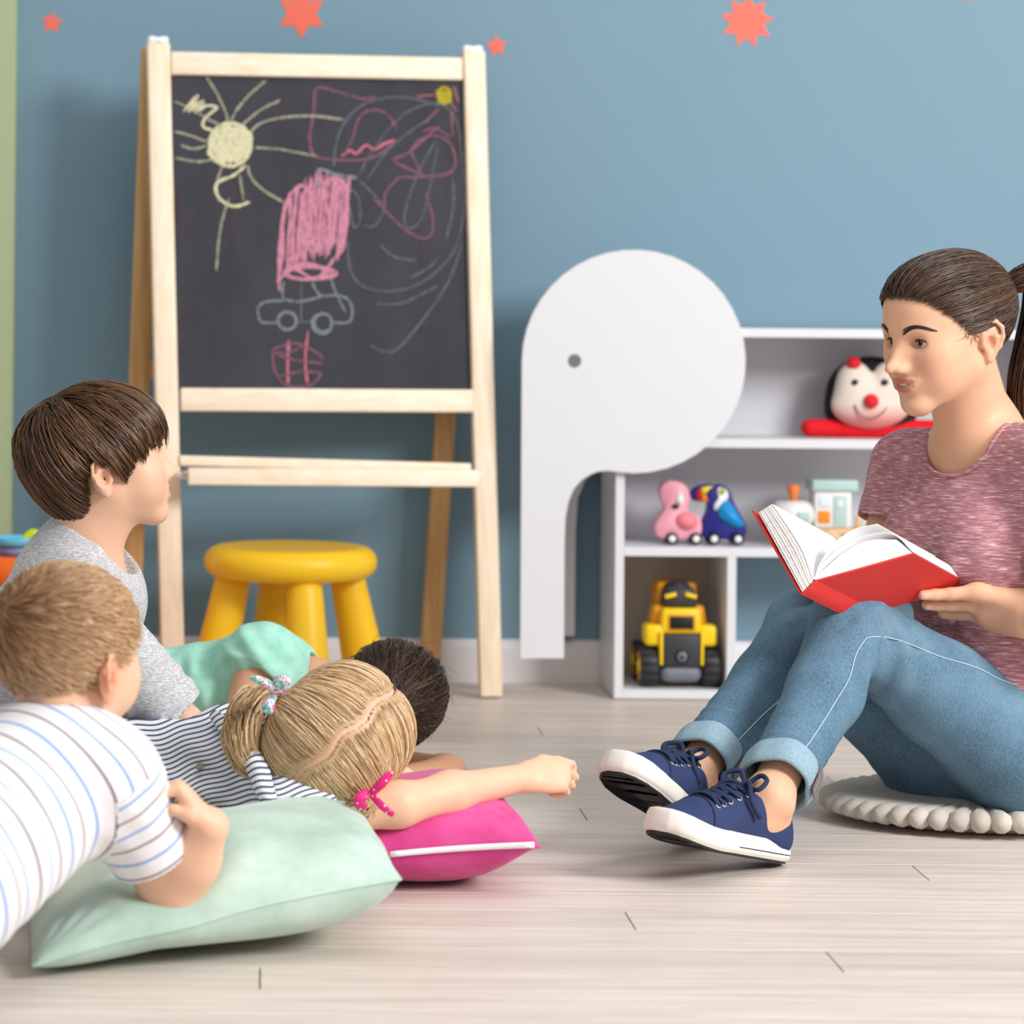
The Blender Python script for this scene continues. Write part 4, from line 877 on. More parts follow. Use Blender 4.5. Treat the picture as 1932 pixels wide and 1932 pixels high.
s.cone(A3(sR) - tX * .02, A3(sL_) + tX * .02, .046, .046, .05); s.cone(A3(nb) - tY * .01, md + (A3(sR) - md) * .5, .042, .036, .04); s.cone(A3(nb) - tY * .01, md + (A3(sL_) - md) * .5, .042, .036, .04)
s.ell(md - tZ * .11 + tY * .0, (.115, .066, .110), Rt, .04); s.ell((A3(hipL) + A3(hipR)) / 2 + tZ * .10 - tY * .02, (.10, .06, .15), Rt, .04)
for a, b in ((A3(sR), md), (A3(sL_), md)): s.cone(md + (a - md) * .92 - tZ * .002 + tY * .02, md + tY * .045 - tZ * .015, .011, .011, .02)
elR, wrR = P(1650, 1095, 4.22), P(1606, 1082, 4.11); elL, wrL = P(2050, 1170, 3.90), P(1940, 1158, 3.965)
for a, b, c in ((sR, elR, wrR), (sL_, elL, wrL)): s.cone(a, b, .042, .034, .02); s.cone(b, c, .034, .026, .02)
# left hand on the book cover
fp = [[(1846, 1117), (1793, 1121), (1764, 1122), (1741, 1123)], [(1848, 1139), (1794, 1141), (1768, 1142), (1748, 1142)], [(1850, 1157), (1812, 1159), (1794, 1160), (1778, 1159)], [(1852, 1176), (1826, 1174), (1808, 1170), (1795, 1167)]]
wnails = []; wr_ = A3(P(1936, 1156, 3.975))
for i, f in enumerate(fp):
    pts = [A3(BK(x, y, o_)) for (x, y), o_ in zip(f, (.030, .018, .0115, .0088))]; r = (.0108, .0108, .0102, .0092)[i]
    for j in range(3): s.cone(pts[j], pts[j + 1], r * (1 - .1 * j) * (1.12 if j == 0 else 1), r * (.9 - .1 * j), .004)
    s.cone(wr_ + np.array((0, 0, .012 - .010 * i)), pts[0],   .021, .0140, .014); wnails.append(pts[3] + A3(bn) * .006)
kn_ = [A3(BK(*f[0], .014)) for f in fp]; s.ell((kn_[0] + kn_[3]) / 2 * .5 + wr_ * .5 + np.array((.0, 0, 0)), (.044, .017, .036), orth(fwd=A3(bn) * -1, up=(0, 0, 1)), .014)
tb_ = [A3(BK(1872, 1108, .004)), A3(BK(1842, 1090, -.008)), A3(BK(1818, 1096, -.016))]; s.cone(wr_ + np.array((0, 0, .015)), tb_[0], .017, .0135, .012); s.cone(tb_[0], tb_[1], .0125, .011, .006); s.cone(tb_[1], tb_[2], .0105, .0085, .004)
hand_pts(s, A3(wrR), (-.8, -.35, -.1), (-.2, .5, -.8), (-.1, .8, .5), .85, [(.5, .7, .5)] * 4, [(.035, .040, 0), (.06, .052, -.006), (.082, .05, -.012)])
# legs under the denim, ankles
for hp, kn, an in ((hipL, knL, anL), (hipR, knR, anR)): s.cone(hp, kn, .060, .036, .02); s.cone(kn, A3(kn) * .6 + A3(an) * .4, .034, .034, .02); s.cone(A3(kn) * .6 + A3(an) * .4, an, .034, .030, .02)
def foot_frame(heel, toe, pitch): 
    h_, t_ = A3(heel), A3(toe); f = t_ - h_; f[2] = 0; f /= np.linalg.norm(f); f = f * math.cos(pitch) + np.array((0, 0, math.sin(pitch))); r = np.cross(f, (0, 0, 1)); r /= np.linalg.norm(r); return np.array([f, -r, np.cross(r, f)]).T
sp = face_spots(wh, '#c66f66', '#d88f78') + [(p, .006, '#edbfb0', .7) for p in wnails]
for p in (A3(BK(1793, 1121, .02)), A3(BK(1846, 1139, .02)), A3(BK(1848, 1157, .02))): sp.append((p, .010, '#d99a80', .5))
FL_h, FL_t = Pz(1466, 1628, 0.0), P(1195, 1600, 3.56); FR_h, FR_t = Pz(1322, 1592, 0.0), P(1130, 1545, 3.70)
RfL, RfR = foot_frame(FL_h, FL_t, .23), foot_frame(FR_h, FR_t, .46)
hL, hR = np.array((A3(FL_h)[0], A3(FL_h)[1], .004)), np.array((A3(FR_h)[0], A3(FR_h)[1], .006))
def fw(o_, R_, p): return o_ + np.asarray(p) @ R_.T
for o_, R_, an in ((hL, RfL, anL), (hR, RfR, anR)):
    s.cone(an, fw(o_, R_, (.06, 0, .055)), .031, .034, .02); s.cone(fw(o_, R_, (.035, 0, .05)), fw(o_, R_, (.18, 0, .042)), .028, .022, .02); s.cone(fw(o_, R_, (.04, 0, .05)), an, .026, .029, .02)
    for sy in (-1, 1): s.ell(A3(an) + R_[:, 1] * sy * .026 + R_[:, 0] * (-.002) - np.array((0, 0, .006)), (.011, .011, .013), None, .012)
worg = (1.12, 4.18, 0)
hy = np.array((-.2, -.09, -.05, -.036, -.024, -.012, .004, .014, .026, .042, .058, .075, .088, .12)); hz = np.array((-.062, -.068, -.062, -.045, .0, .024, .022, .004, .004, .018, .036, .052, .063, .074))
woman, WV = finish_body(s, wh, 'person', 'woman in mauve T-shirt and blue jeans sitting on a cushion, holding an open red book', W_SK, sp, worg, .0024, (lambda L: np.interp(L[:, 1], hy, hz), '#4a362a'))
wh.eyes(woman, Rh @ np.array((.22, 1, .02)), '#3a2416'); wh.brow(woman, '#2c1d16', 260, .0075, .0052)
tt_ = catmull([wh.w((x, np.interp(abs(x), wh.mouth[0], wh.mouth[1]) - .0042, np.interp(abs(x), wh.mouth[0], wh.mouth[4]) + .0003)) for x in (-.019, -.010, 0, .010, .019)], 5); obj('teeth', *tube(tt_, [.0016, .0030, .0032, .0030, .0016], 8), m_teeth, woman)
# hair drawn back into a ponytail
ins_w = lambda L: L[:, 2] > np.interp(L[:, 1], hy, hz)
tie = np.array((0, -.104, .048)); sk, cap = cap_mesh(wh, woman, lambda L: L[:, 2] > np.interp(L[:, 1], hy, hz) + .012, .0045, '#35261e')
_, X = scalp_roots(wh, 4200, ins_w, .003)
_, X2 = scalp_roots(wh, 9000, lambda L: ins_w(L) & (L[:, 2] < np.interp(L[:, 1], hy, hz) + .008 + .006 * RNG.random(len(L))) & (L[:, 1] > -.0), .003); X = np.concatenate([X, X2[:1300]]); tw = wh.w(tie)
lf = RNG.uniform(.0005, .0075, len(X))
def to_tie(p, i, n): return p + (tw + off_w - p) / (n - i + 1)
off_w = RNG.normal(0, .006, (len(X), 3)); Pth = comb(sk, X, to_tie, 11, lambda t: lf * min(1, .25 + t * 2.2))
hair = strands('hair', Pth, RNG.uniform(.0006, .0013, len(X)), haircol(len(X), '#493529', '#7a5a44', '#2a1d17'), woman, .8, root=.18)
n = 1100; st = tw + RNG.normal(0, .011, (n, 3)); wob = RNG.normal(0, 1, (n, 3)); pt = [tw, A3(P(1946, 522, 4.10)), A3(P(1966, 560, 4.13)), A3(P(1958, 640, 4.13)), A3(P(1938, 720, 4.12)), A3(P(1938, 800, 4.14)), A3(P(1960, 880, 4.17))]
cen = catmull(pt, 3); rad = np.interp(np.linspace(0, 1, len(cen)), [0, .15, .5, .8, 1], [.010, .024, .034, .028, .008]); rad2 = RNG.random(n) ** .5; dirs = wob / np.linalg.norm(wob, axis=1)[:, None]
Pt = cen[None] + dirs[:, None] * (rad[None] * rad2[:, None])[..., None]; strands('ponytail', Pt, RNG.uniform(.0008, .0016, n), haircol(n, '#4a3325', '#8a6043', '#2a1c15'), woman)
ring = [tw + Rh @ np.array((.017 * math.cos(a), -.004, .017 * math.sin(a))) for a in np.linspace(0, 2 * math.pi, 20)[:-1]]; obj('hair_tie', *tube(np.array(ring), .006, 8, True), plain('black_elastic', '#17151a', .7), woman)
m_wisp = 60; L0 = np.stack([RNG.choice([-1, 1], m_wisp) * RNG.uniform(.062, .07, m_wisp), RNG.uniform(.010, .035, m_wisp), RNG.uniform(-.004, .022, m_wisp)], 1); ends = L0 + np.stack([np.zeros(m_wisp), RNG.normal(-.004, .01, m_wisp), RNG.uniform(-.016, -.006, m_wisp)], 1)
Pw = np.stack([wh.w(L0 + (ends - L0) * t) for t in np.linspace(0, 1, 5)], 1); strands('loose_hair', snap(wh._s, Pw, .0015), .0003, haircol(m_wisp, '#4a3528', '#6b4c3a', '#2a1d17'), woman)
# T-shirt
m_mauve = heather('mauve_heather', ('#9c6870', '#b27e87', '#c5979e', '#e8d3d6'), 60, (.8, .8, 8)); 
c = Sdf(); hm = (A3(hipL) + A3(hipR)) / 2
c.ell(md - tZ * .115 + tY * .008, (.148, .100, .135), Rt, .04)
for sx in (-1, 1): c.ell(md - tZ * .135 + tX * sx * .064 + tY * .070, (.060, .052, .060), Rt, .05)
c.ell(hm + tZ * .215 - tY * .02, (.130, .085, .15), Rt, .06); c.ell(hm + tZ * .10 - tY * .01, (.165, .112, .10), Rt, .06)
c.cone(A3(sR) + tX * .0, A3(sL_), .050, .050, .05); c.cone(A3(nb) - tZ * .025 - tY * .01, md + (A3(sR) - md) * .6, .050, .045, .04); c.cone(A3(nb) - tZ * .025 - tY * .01, md + (A3(sL_) - md) * .6, .050, .045, .04)
for sh, elb, e in ((sR, elR, .56), (sL_, elL, .56)):
    d_ = A3(elb) - A3(sh); c.cone(A3(sh) - tZ * .004, A3(sh) + d_ * e, .056, .056, .035)
for sh, elb, e in ((sR, elR, .52), (sL_, elL, .52)):
    d_ = A3(elb) - A3(sh); u_ = d_ / np.linalg.norm(d_); c.cut(A3(sh) + d_ * e, u_ + (np.array((.0, 0, .0))), A3(sh) + d_ * (e + .2), .085); c.cone(A3(sh) + d_ * (e - .20), A3(sh) + d_ * (e + .4), .046, .052, .003, True)
c_pre = Sdf(); c_pre.ops = list(c.ops); nh = A3(nb) + tY * .048 - tZ * .006 - tX * .016
c.ell(nh, (.072, .085, .070), Rt, .004, True); c.ell(A3(nb) + tZ * .05 - tY * .01, (.064, .066, .085), Rt, .006, True)
c.cut(hm + tZ * .105, -tZ + tY * .25)
fs = [(A3(sR) - tZ * .05 + tX * -.03 + tY * .03, .07, tX + tZ * .5, .03, .0022), (hm + tZ * .17 + tY * .1, .12, tZ, .038, .0030), (md - tZ * .2 + tY * .09, .10, tZ * .8 + tX * .5, .045, .0018), (A3(sR) + (A3(elR) - A3(sR)) * .35, .06, tZ + tX, .026, .0014)]
sh_o, SV, SQ = cloth('t_shirt', c, .0035, m_mauve, woman, fs)
# neckline band
nbv = []
for a in np.radians(np.linspace(-200, 2, 60)):
    es = np.radians(np.linspace(-20, 88, 140)); q = nh + (np.cos(a) * np.cos(es) * .072)[:, None] * tX + (np.sin(es) * .085)[:, None] * tY + (np.sin(a) * np.cos(es) * .070)[:, None] * tZ
    f = c_pre.eval(q); w_ = np.where((f[:-1] < 0) & (f[1:] >= 0))[0]
    if len(w_): nbv.append(q[w_[-1]])
if len(nbv) > 10: obj('neckline_band', *tube(catmull(nbv[::3], 3), .0042, 8), m_mauve, sh_o)
# jeans
m_den = M('denim', '#5b7f99', .8, spec=.15); g1 = m_den.noise(420, 3, .75, (1, 1, 1)); g2 = m_den.noise(7, 4, .6); g3 = m_den.noise(700, 2, .6, (1, .2, .25), (.4, .3, .5))
b1 = m_den.ramp(g2, [(.3, '#3f5d73'), (.52, '#54758d'), (.72, '#6e8ea2')]); m_den.base(m_den.mix(m_den.ramp(g3, [(.52, (0, 0, 0)), (.75, (.35, .35, .35))]), m_den.mix(m_den.ramp(g1, [(.42, (.0, .0, .0)), (.62, (.5, .5, .5))]), b1, '#7b9aad'), '#90adbe')); m_den.bump(g1, .15, .0008); m_den.bump(m_den.noise(30, 3), .25, .004)
j = Sdf()
def leg(j, hp, kn, an, ext=1.0):
    hp, kn, an = A3(hp), A3(kn), A3(an); mc = kn * .62 + an * .38
    bk_ = np.array((.35, .1, -.9)); j.cone(hp, hp * .5 + kn * .5, .092, .078, .03); j.cone(hp * .5 + kn * .5, kn, .078, .056, .02); j.cone(kn, mc + np.array((.010, .004, -.006)), .0545, .0545, .02); j.cone(mc + np.array((.010, .004, -.006)), kn * .1 + an * .9, .0545, .046, .02)
leg(j, hipL, knL, anL); leg(j, hipR, knR, anR); j.ell((A3(hipL) + A3(hipR)) / 2 + tZ * .045 - tY * .02, (.165, .115, .115), Rt, .05)
for hp, sgn in ((hipL, -1), (hipR, 1)): j.ell(A3(hp) - tY * .03 - tZ * .005, (.090, .098, .086), Rt, .05)
cuffs = []
for kn, an in ((knL, anL), (knR, anR)):
    u_ = A3(an) - A3(kn); ln_ = np.linalg.norm(u_); u_ /= ln_; e_ = A3(kn) + u_ * (ln_ - .040); cuffs.append((e_, u_)); j.cut(e_, u_, e_ + u_ * .06, .11); j.cone(e_ - u_ * .045, e_ + u_ * .05, .038, .043, .003, True)
fs = []
for kn, hp, an in ((knL, hipL, anL), (knR, hipR, anR)):
    k_ = A3(kn); fs += [(k_ + np.array((.035, 0, -.05)), .060, A3(hp) - A3(an), .030, .0055), (k_ + np.array((.0, -.03, .01)), .05, np.array((.6, .0, -.8)), .034, .0022), (k_ * .4 + A3(an) * .6, .05, A3(an) - k_, .034, .0014), (A3(an) * .8 + k_ * .2, .05, A3(an) - k_, .022, .0018), (A3(hp) * .8 + k_ * .2, .09, k_ - A3(hp), .05, .0020)]
cloth('jeans', j, .004, m_den.m, woman, fs); jeans = bpy.data.objects[woman.children[-1].name]
m_cuff = M('denim_reverse', '#93aebd', .85, spec=.1); g1 = m_cuff.noise(500, 3, .7); m_cuff.base(m_cuff.ramp(g1, [(.35, '#7c9bae'), (.6, '#9cb5c3'), (.75, '#b9cbd5')])); m_cuff.bump(g1, .15, .0006)
m_sel = plain('brown_selvedge', '#8a6350', .85, .2, 400); m_thread = plain('pale_thread', '#b9cbd3', .8, .1, 300)
for (e_, u_), kn in zip(cuffs, (knL, knR)):
    fx = orth(fwd=u_, up=(0, 0, 1)); V = []; Fc = []; nA, nB = 48, 10
    for a_ in range(nA):
        th = 2 * math.pi * a_ / nA; rd = fx[:, 0] * math.cos(th) + fx[:, 2] * math.sin(th); wv = 1 + .035 * math.sin(3 * th + 1) + .02 * math.sin(7 * th)
        for b_ in range(nB):
            ph = 2 * math.pi * b_ / nB; V.append(e_ + u_ * (-.012 + .0225 * math.cos(ph) * abs(math.cos(ph)) ** -.35 + .004 * math.sin(2 * th)) + rd * (.0490 * wv + .0055 * math.sin(ph)))
    for a_ in range(nA):
        for b_ in range(nB): a2, b2 = (a_ + 1) % nA, (b_ + 1) % nB; Fc.append([a_ * nB + b_, a_ * nB + b2, a2 * nB + b2, a2 * nB + b_])
    cf = obj('rolled_cuff', np.array(V), Fc, m_cuff.m, woman)
    sd = np.array((.55, -.62, -.35)); sd = sd - u_ * (sd @ u_); sd /= np.linalg.norm(sd); tq = np.cross(u_, sd)
    for kq, mm in ((-1, m_sel), (0, m_den.m), (1, m_sel)):
        cq = e_ - u_ * .012 + sd * .0555 + tq * kq * .0075 - sd * abs(kq) * .0006
        obj('selvedge', *rbox(cq, (.043, .0075, .0016), .0006, np.array([u_, tq, sd]).T, 1), mm, cf)
# outer seams in pale thread
js = j
def seam(pts, r=.0009):
    X = catmull([A3(p) for p in pts], 10); X = snap(js, X[None], .0008)[0]; obj('seam', *tube(X, r, 5), m_thread, jeans)
seam([P(1498, 1440, 3.72), P(1560, 1370, 3.76), P(1630, 1280, 3.80), P(1668, 1200, 3.84), P(1690, 1178, 3.86)]); seam([P(1690, 1178, 3.86), P(1740, 1200, 3.9), P(1830, 1255, 3.95), P(1930, 1325, 4.0)])
seam([P(1378, 1440, 3.87), P(1420, 1380, 3.9), P(1480, 1310, 3.96), P(1530, 1245, 4.0)])

# ---- canvas shoes
m_canvas = plain('navy_canvas', '#2b3a63', .85, .12, 14, .3, 700); m_rub = plain('white_rubber', '#ece6de', .5, .02); m_out = plain('black_outsole', '#26272a', .6, .05, 40, .2, 90); m_lace = plain('navy_lace', '#22304f', .85, .08, 60, .3, 500); m_eyelet = M('silver_eyelet', '#d9d9dc', .25); m_eyelet.b.inputs['Metallic'].default_value = .9
def shoe(o_, R_, side, label):
    """local x heel->toe, y to the left of the foot, z up; side +1: left foot"""
    LEN = .27
    def hw(x):
        t = np.clip(x / LEN, 0, 1); base_ = np.interp(t, [0, .04, .12, .3, .5, .68, .82, .92, .97, 1], [.012, .024, .032, .033, .037, .046, .047, .040, .029, .012]); return base_
    def cl(x): t = x / LEN; return -side * .012 * math.sin(math.pi * np.clip((t - .1), 0, 1)) * .6
    def spring(x): t = np.clip((x / LEN - .62) / .38, 0, 1); return .012 * t * t
    xs = np.concatenate([LEN * (1 - np.cos(np.linspace(0, math.pi, 44))) / 2]); up = [(x, cl(x) + hw(x)) for x in xs]; dn = [(x, cl(x) - hw(x)) for x in xs[::-1]]; ol = np.array(up + dn[1:-1]); m_ = len(ol)
    W_ = lambda V: o_ + np.asarray(V) @ R_.T
    def ringstack(rings, name, mat, par):
        V = []
        for off, z in rings:
            cen = np.array((LEN * .5, 0)); nrm_ = np.roll(ol, -1, 0) - np.roll(ol, 1, 0); nn = np.stack([nrm_[:, 1], -nrm_[:, 0]], 1); nn /= np.linalg.norm(nn, axis=1)[:, None] + 1e-9
            if ((ol - cen) * nn).sum() < 0: nn = -nn
            q = ol + nn * off; V += [(x, y, z + spring(x) + (.004 * max(0, (x / LEN - .8) / .2) if z > .02 else 0)) for x, y in q]
        Fc = [[i * m_ + k, i * m_ + (k + 1) % m_, (i + 1) * m_ + (k + 1) % m_, (i + 1) * m_ + k] for i in range(len(rings) - 1) for k in range(m_)] + [q for b_ in (0, (len(rings) - 1) * m_) for q in ([[b_ + i, b_ + i + 1, b_ + (m_ - i - 1), b_ + (m_ - i) % m_] for i in range(1, 42)] + [[b_, b_ + 1, b_ + m_ - 1], [b_ + 42, b_ + 43, b_ + 44]])]
        return obj(name, W_(V), Fc, mat, par)
    u = Sdf(); f = lambda *p: W_(p)
    u.cone(f(.030, 0, .030), f(.030, 0, .060), .031, .026, .02); u.cone(f(.04, 0, .035), f(.13, cl(.13), .040), .032, .034, .03); u.ell(f(.195, cl(.2), .030), (.062, .043, .028), R_, .02); u.cone(f(.10, cl(.1), .055), f(.185, cl(.18), .042), .027, .022, .03); u.cone(f(.085, 0, .066), f(.12, 0, .058), .026, .026, .02)
    u.cone(f(.045, 0, .072), f(.062, 0, .125), .0265, .036, .004, True); u.cone(f(.062, 0, .078), f(.088, 0, .112), .025, .030, .004, True); u.cut(f(.1, 0, .012), -R_[:, 2])
    V, Q = u.mesh(.0026); V = relax(V, Q, 2, .4); root = obj('shoe', V, Q, m_canvas, woman); root['label'] = label
    ringstack([(-.0035, -.0035), (-.001, -.003), (.0, .0)], 'outsole', m_out, root); ringstack([(-.001, 0), (.003, .002), (.0050, .007), (.0048, .014), (.0030, .022), (.0005, .028), (-.005, .030)], 'midsole', m_rub, root)
    for zz, x0, x1 in ((.0095, .0, .52),):
        for sg in (1, -1):
            pts = [f(x, cl(x) + sg * (hw(x) + .0045), zz + spring(x)) for x in np.linspace(.012, LEN * x1, 16)]; obj('foxing_stripe', *tube(np.array(pts), .0011, 5), m_lace, root)
    cp = [f(x, cl(x) + y, z) for x, y, z in ((.205, .042, .030), (.198, .030, .044), (.192, .015, .052), (.190, 0, .055), (.192, -.015, .052), (.198, -.030, .044), (.205, -.042, .030))]; cp = snap(u, catmull(cp, 6)[None], .0008)[0]; obj('toe_seam', *tube(cp, .0012, 6), m_lace, root)
    zt_ = lambda x: np.interp(x, [.085, .12, .15, .19], [.094, .083, .074, .060]); rows = [.100, .117, .134, .150, .165, .180]
    def surf(pts, lift): return snap(u, np.array(pts)[None], lift)[0]
    for i, x in enumerate(rows):
        for sg in (1, -1):
            c_ = surf([f(x, cl(x) + sg * .0215, zt_(x) - .010)], .0006)[0]; nn = u.grad(c_[None])[0]; a_ = np.cross(nn, R_[:, 0]); a_ /= np.linalg.norm(a_); b_ = np.cross(nn, a_)
            obj('eyelet', *tube(np.array([c_ + (a_ * math.cos(t) + b_ * math.sin(t)) * .0036 for t in np.linspace(0, 6.283, 13)[:-1]]), .0012, 6, True), m_eyelet.m, root)
        xb = rows[min(i + 1, 5)] if i < 5 else x
        for sg in (1, -1):
            pts = [f(x, cl(x) + sg * .021, zt_(x) - .010), f((x + xb) / 2, cl(x) + sg * .010, zt_(x) - .002), f((x + xb) / 2, cl(x), zt_(x) + .002), f(xb - .003, cl(x) - sg * .012, zt_(xb) - .003)]
            X = catmull(pts, 5); X = surf(X, np.interp(np.linspace(0, 1, len(X)), [0, .3, .7, 1], [.0012, .0045, .0045, .002])); nn = u.grad(X[len(X) // 2][None])[0]; obj('lace', *tube(X, .0042, 8, flat=(nn, .5)), m_lace, root)
    kz = zt_(.10) + .004; k0 = f(.100, 0, kz)
    bows = [[(.100, 0, kz), (.090, .016, kz + .018), (.098, .034, kz + .012), (.110, .030, kz - .002), (.101, .004, kz)], [(.100, 0, kz), (.096, -.014, kz + .020), (.108, -.032, kz + .013), (.115, -.024, kz - .002), (.101, -.004, kz)], [(.100, 0, kz), (.118, .020, kz + .004), (.128, .036, kz - .020), (.112, .042, kz - .040)], [(.100, 0, kz), (.120, -.018, kz + .004), (.132, -.034, kz - .020), (.140, -.040, kz - .036)]]
    for b_ in bows: obj('lace_bow', *tube(np.array([f(*p) for p in catmull(b_, 6)]), .0036, 8), m_lace, root)
    kn_s = Sdf(); kn_s.ell(k0, (.007, .010, .007), R_, .002); V, Q = kn_s.mesh(.0016); obj('lace_knot', V, Q, m_lace, root)
    lp = [f(.0, .003, .072), f(-.006, .003, .068), f(-.007, .003, .060), f(-.003, .003, .056)]; obj('heel_tab', *tube(catmull(lp, 4), .002, 6), m_lace, root)
    return root
shoe(hL, RfL, 1, 'left navy canvas shoe with white sole'); shoe(hR, RfR, -1, 'right navy canvas shoe, its dark outsole showing')

# ================================================================== children
K_SK = '#efc2a4'
def stripe_mat(name, period, stops, base, rough=.85):
    m = M(name, base, rough, spec=.12); st = m.attr('st', 'Fac'); d = m.n('ShaderNodeMath', operation='DIVIDE'); d.inputs[1].default_value = period; m.l(st, d.inputs[0])
    f = m.n('ShaderNodeMath', operation='FRACT'); m.l(d.outputs[0], f.inputs[0]); m.base(m.mix(.12, m.ramp(f.outputs[0], stops, 'CONSTANT'), m.ramp(m.noise(300, 3), [(.3, '#c8c8c8'), (.7, '#ffffff')]), 'MULTIPLY')); m.bump(m.noise(600, 2), .12, .0006); m.bump(m.noise(22, 3), .12, .004); return m.m
def relaxed(p, it=6):
    for _ in range(it): p[1:-1] = p[1:-1] * .5 + (p[:-2] + p[2:]) * .25
    return p
m_shorts = plain('dark_blue_cotton', '#2f3b52', .85, .08, 30, .2, 400); m_leg = plain('grey_cotton', '#6d7280', .85, .08, 30, .2, 400)
def simple_legs(s, c, hips, knees, ankles, feet, rh=.058, rk=.038, ra=.026):
    for hp, kn, an, ft in zip(hips, knees, ankles, feet):
        s.cone(hp, kn, rh * .8, rk * .9, .02); s.cone(kn, an, rk * .95, ra, .02); s.cone(an, ft, ra, .022, .015)
        c.cone(hp, A3(hp) * .3 + A3(kn) * .7, rh * 1.12, rk * 1.35, .03)
# ---------------------------------------------------------------- boy in grey, profile
bf = Vector((.965, .20, .19)); Rb = orth(fwd=bf, up=(-.20, 0, 1)); bsc = np.array((.92, .90, .91)); YB = 3.74
O = A3(P(196, 899, YB)) - Rb @ (np.array((.076, -.010, -.012)) * bsc); bh = Head(O, Rb, bsc, 1.0)
s = Sdf(); bh.build(s, ears=(1, -1), mouth=2.2); bh._s = Sdf(); bh.build(bh._s, ears=(), mouth=2.2)
nbB = P(142, 1052, 3.82); shR, shL = P(150, 1140, 3.725), P(150, 1125, 3.95); elb, wrb = P(350, 1372, 3.74), P(455, 1500, 3.80); pel = P(-130, 1450, 4.00)
s.cone(bh.w((0, -.030, -.050)), nbB, .046, .044, .03); s.cone(bh.w((0, -.004, -.066)), A3(nbB) + np.array((.02, 0, -.01)), .036, .040, .03)
s.cone(shR, shL, .038, .038, .03); s.cone(A3(shR) * .5 + A3(shL) * .5, pel, .075, .075, .04); s.cone(nbB, A3(shR) * .6 + A3(shL) * .4, .040, .035, .03)
s.cone(shR, elb, .034, .027, .02); s.cone(elb, wrb, .027, .021, .015); eL2, wL2 = P(330, 1400, 3.98), P(430, 1500, 3.97); s.cone(shL, eL2, .034, .027, .02); s.cone(eL2, wL2, .027, .021, .015)
hand_pts(s, wrb, (.8, .2, -.5), (.3, -.2, .9), (.1, .9, .1), .68, [(.3, .3, .2)] * 4, [(.035, .040, 0), (.06, .052, -.006), (.082, .05, -.012)])
hand_pts(s, wL2, (.8, .2, -.5), (.3, .2, .9), (.1, -.9, .1), .68, [(.3, .3, .2)] * 4, [(.035, .040, 0), (.06, .052, -.006), (.082, .05, -.012)])
sh_ = Sdf(); pv = A3(pel)
simple_legs(s, sh_, [pv + (0, -.05, -.01), pv + (0, .06, -.01)], [pv + (.20, -.03, -.03), pv + (.20, .10, -.03)], [pv + (-.03, -.04, -.05), pv + (-.03, .09, -.05)], [pv + (-.10, -.04, -.055), pv + (-.10, .09, -.055)], .060, .034, .022)
sh_.ell(pv, (.085, .10, .085), None, .04)
boy, _ = finish_body(s, bh, 'person', 'boy with brown bowl-cut hair and light grey T-shirt, smiling in profile', K_SK, face_spots(bh, '#cf8078', '#e59a82', .007), (A3(pel)[0], A3(pel)[1], 0), .003)
bh.eyes(boy, Rb @ np.array((0, 1, .02)), '#3a2a1e'); bh.brow(boy, '#5a3d28', 90, .004, .003)
tt_ = catmull([bh.w((x, np.interp(abs(x), bh.mouth[0], bh.mouth[1]) - .0035, np.interp(abs(x), bh.mouth[0], bh.mouth[4]) + .0008)) for x in (-.019, -.010, 0, .010, .019)], 5); obj('teeth', *tube(tt_, [.0016, .0030, .0032, .0030, .0016], 8), m_teeth, boy)
cloth('shorts', sh_, .005, m_shorts, boy)
th_k = np.radians([0, 30, 50, 62, 72, 84, 96, 106, 120, 140, 180]); hm_k = np.array([.036, .030, .018, .004, -.020, .012, .014, -.002, -.056, -.088, -.104])
def hemz(th): return np.interp(np.abs((th + np.pi) % (2 * np.pi) - np.pi), th_k, hm_k)
def bowl(h, par, n, crown, cols, cenl=np.array((0, -.004, .022)), capin=.006, lift=(.007, .016)):
    ins = lambda L: L[:, 2] > hemz(np.arctan2(L[:, 0], L[:, 1] - cenl[1])) + .012
    sk, _ = cap_mesh(h, par, ins, capin, cols[2])
    th = RNG.uniform(-np.pi, np.pi, n); hz_ = hemz(th) + RNG.normal(0, .004, n) + .006 * np.sin(th * 19) + .004 * np.sin(th * 37 + 1); E = np.stack([.080 * np.sin(th), cenl[1] + .096 * np.cos(th), hz_], 1) - cenl; E /= np.linalg.norm(E, axis=1)[:, None]
    C = np.array(crown) - cenl + RNG.normal(0, .006, (n, 3)); C /= np.linalg.norm(C, axis=1)[:, None]; t0 = RNG.random(n) ** .7 * .72; m = 12; lf0 = RNG.uniform(*lift, n) * np.interp(np.abs(th), [0, .7, 1.5, 2.4, 3.15], [.62, .8, 1, 1.35, 1.5]); om = np.arccos(np.clip((C * E).sum(1), -1, 1)); out = []
    for i in range(m):
        t = t0 + (1 - t0) * i / (m - 1); sw = .25 * np.sin(t * np.pi) * RNG.choice([1], n); D = (np.sin((1 - t) * om)[:, None] * C + np.sin(t * om)[:, None] * E) / np.sin(om)[:, None]
        out.append(h.w(cenl + D * .1))
    Pth = np.stack(out, 1); prof = np.array([.15, .5, .8, 1, 1, 1, 1, 1, .95, .85, .7, .45]); Pth = snap(sk, Pth, lf0[:, None] * prof[None] - .004 * (1 - prof[None])); Pth = snap(sk, Pth, lf0[:, None] * prof[None])
    bkw = np.clip((np.abs(th) - 1.9) / .7, 0, 1); tt = np.linspace(0, 1, m)[None]; Pth = Pth + (bkw[:, None] * tt ** 3 * .050)[..., None] * (h.R @ np.array((0, .45, -1.0))); Pth = np.where((sk.eval(Pth) < .004)[..., None], snap(sk, Pth, .004), Pth)
    strands('hair', Pth, RNG.uniform(.0007, .0014, n), haircol(n, *cols), par, .3)
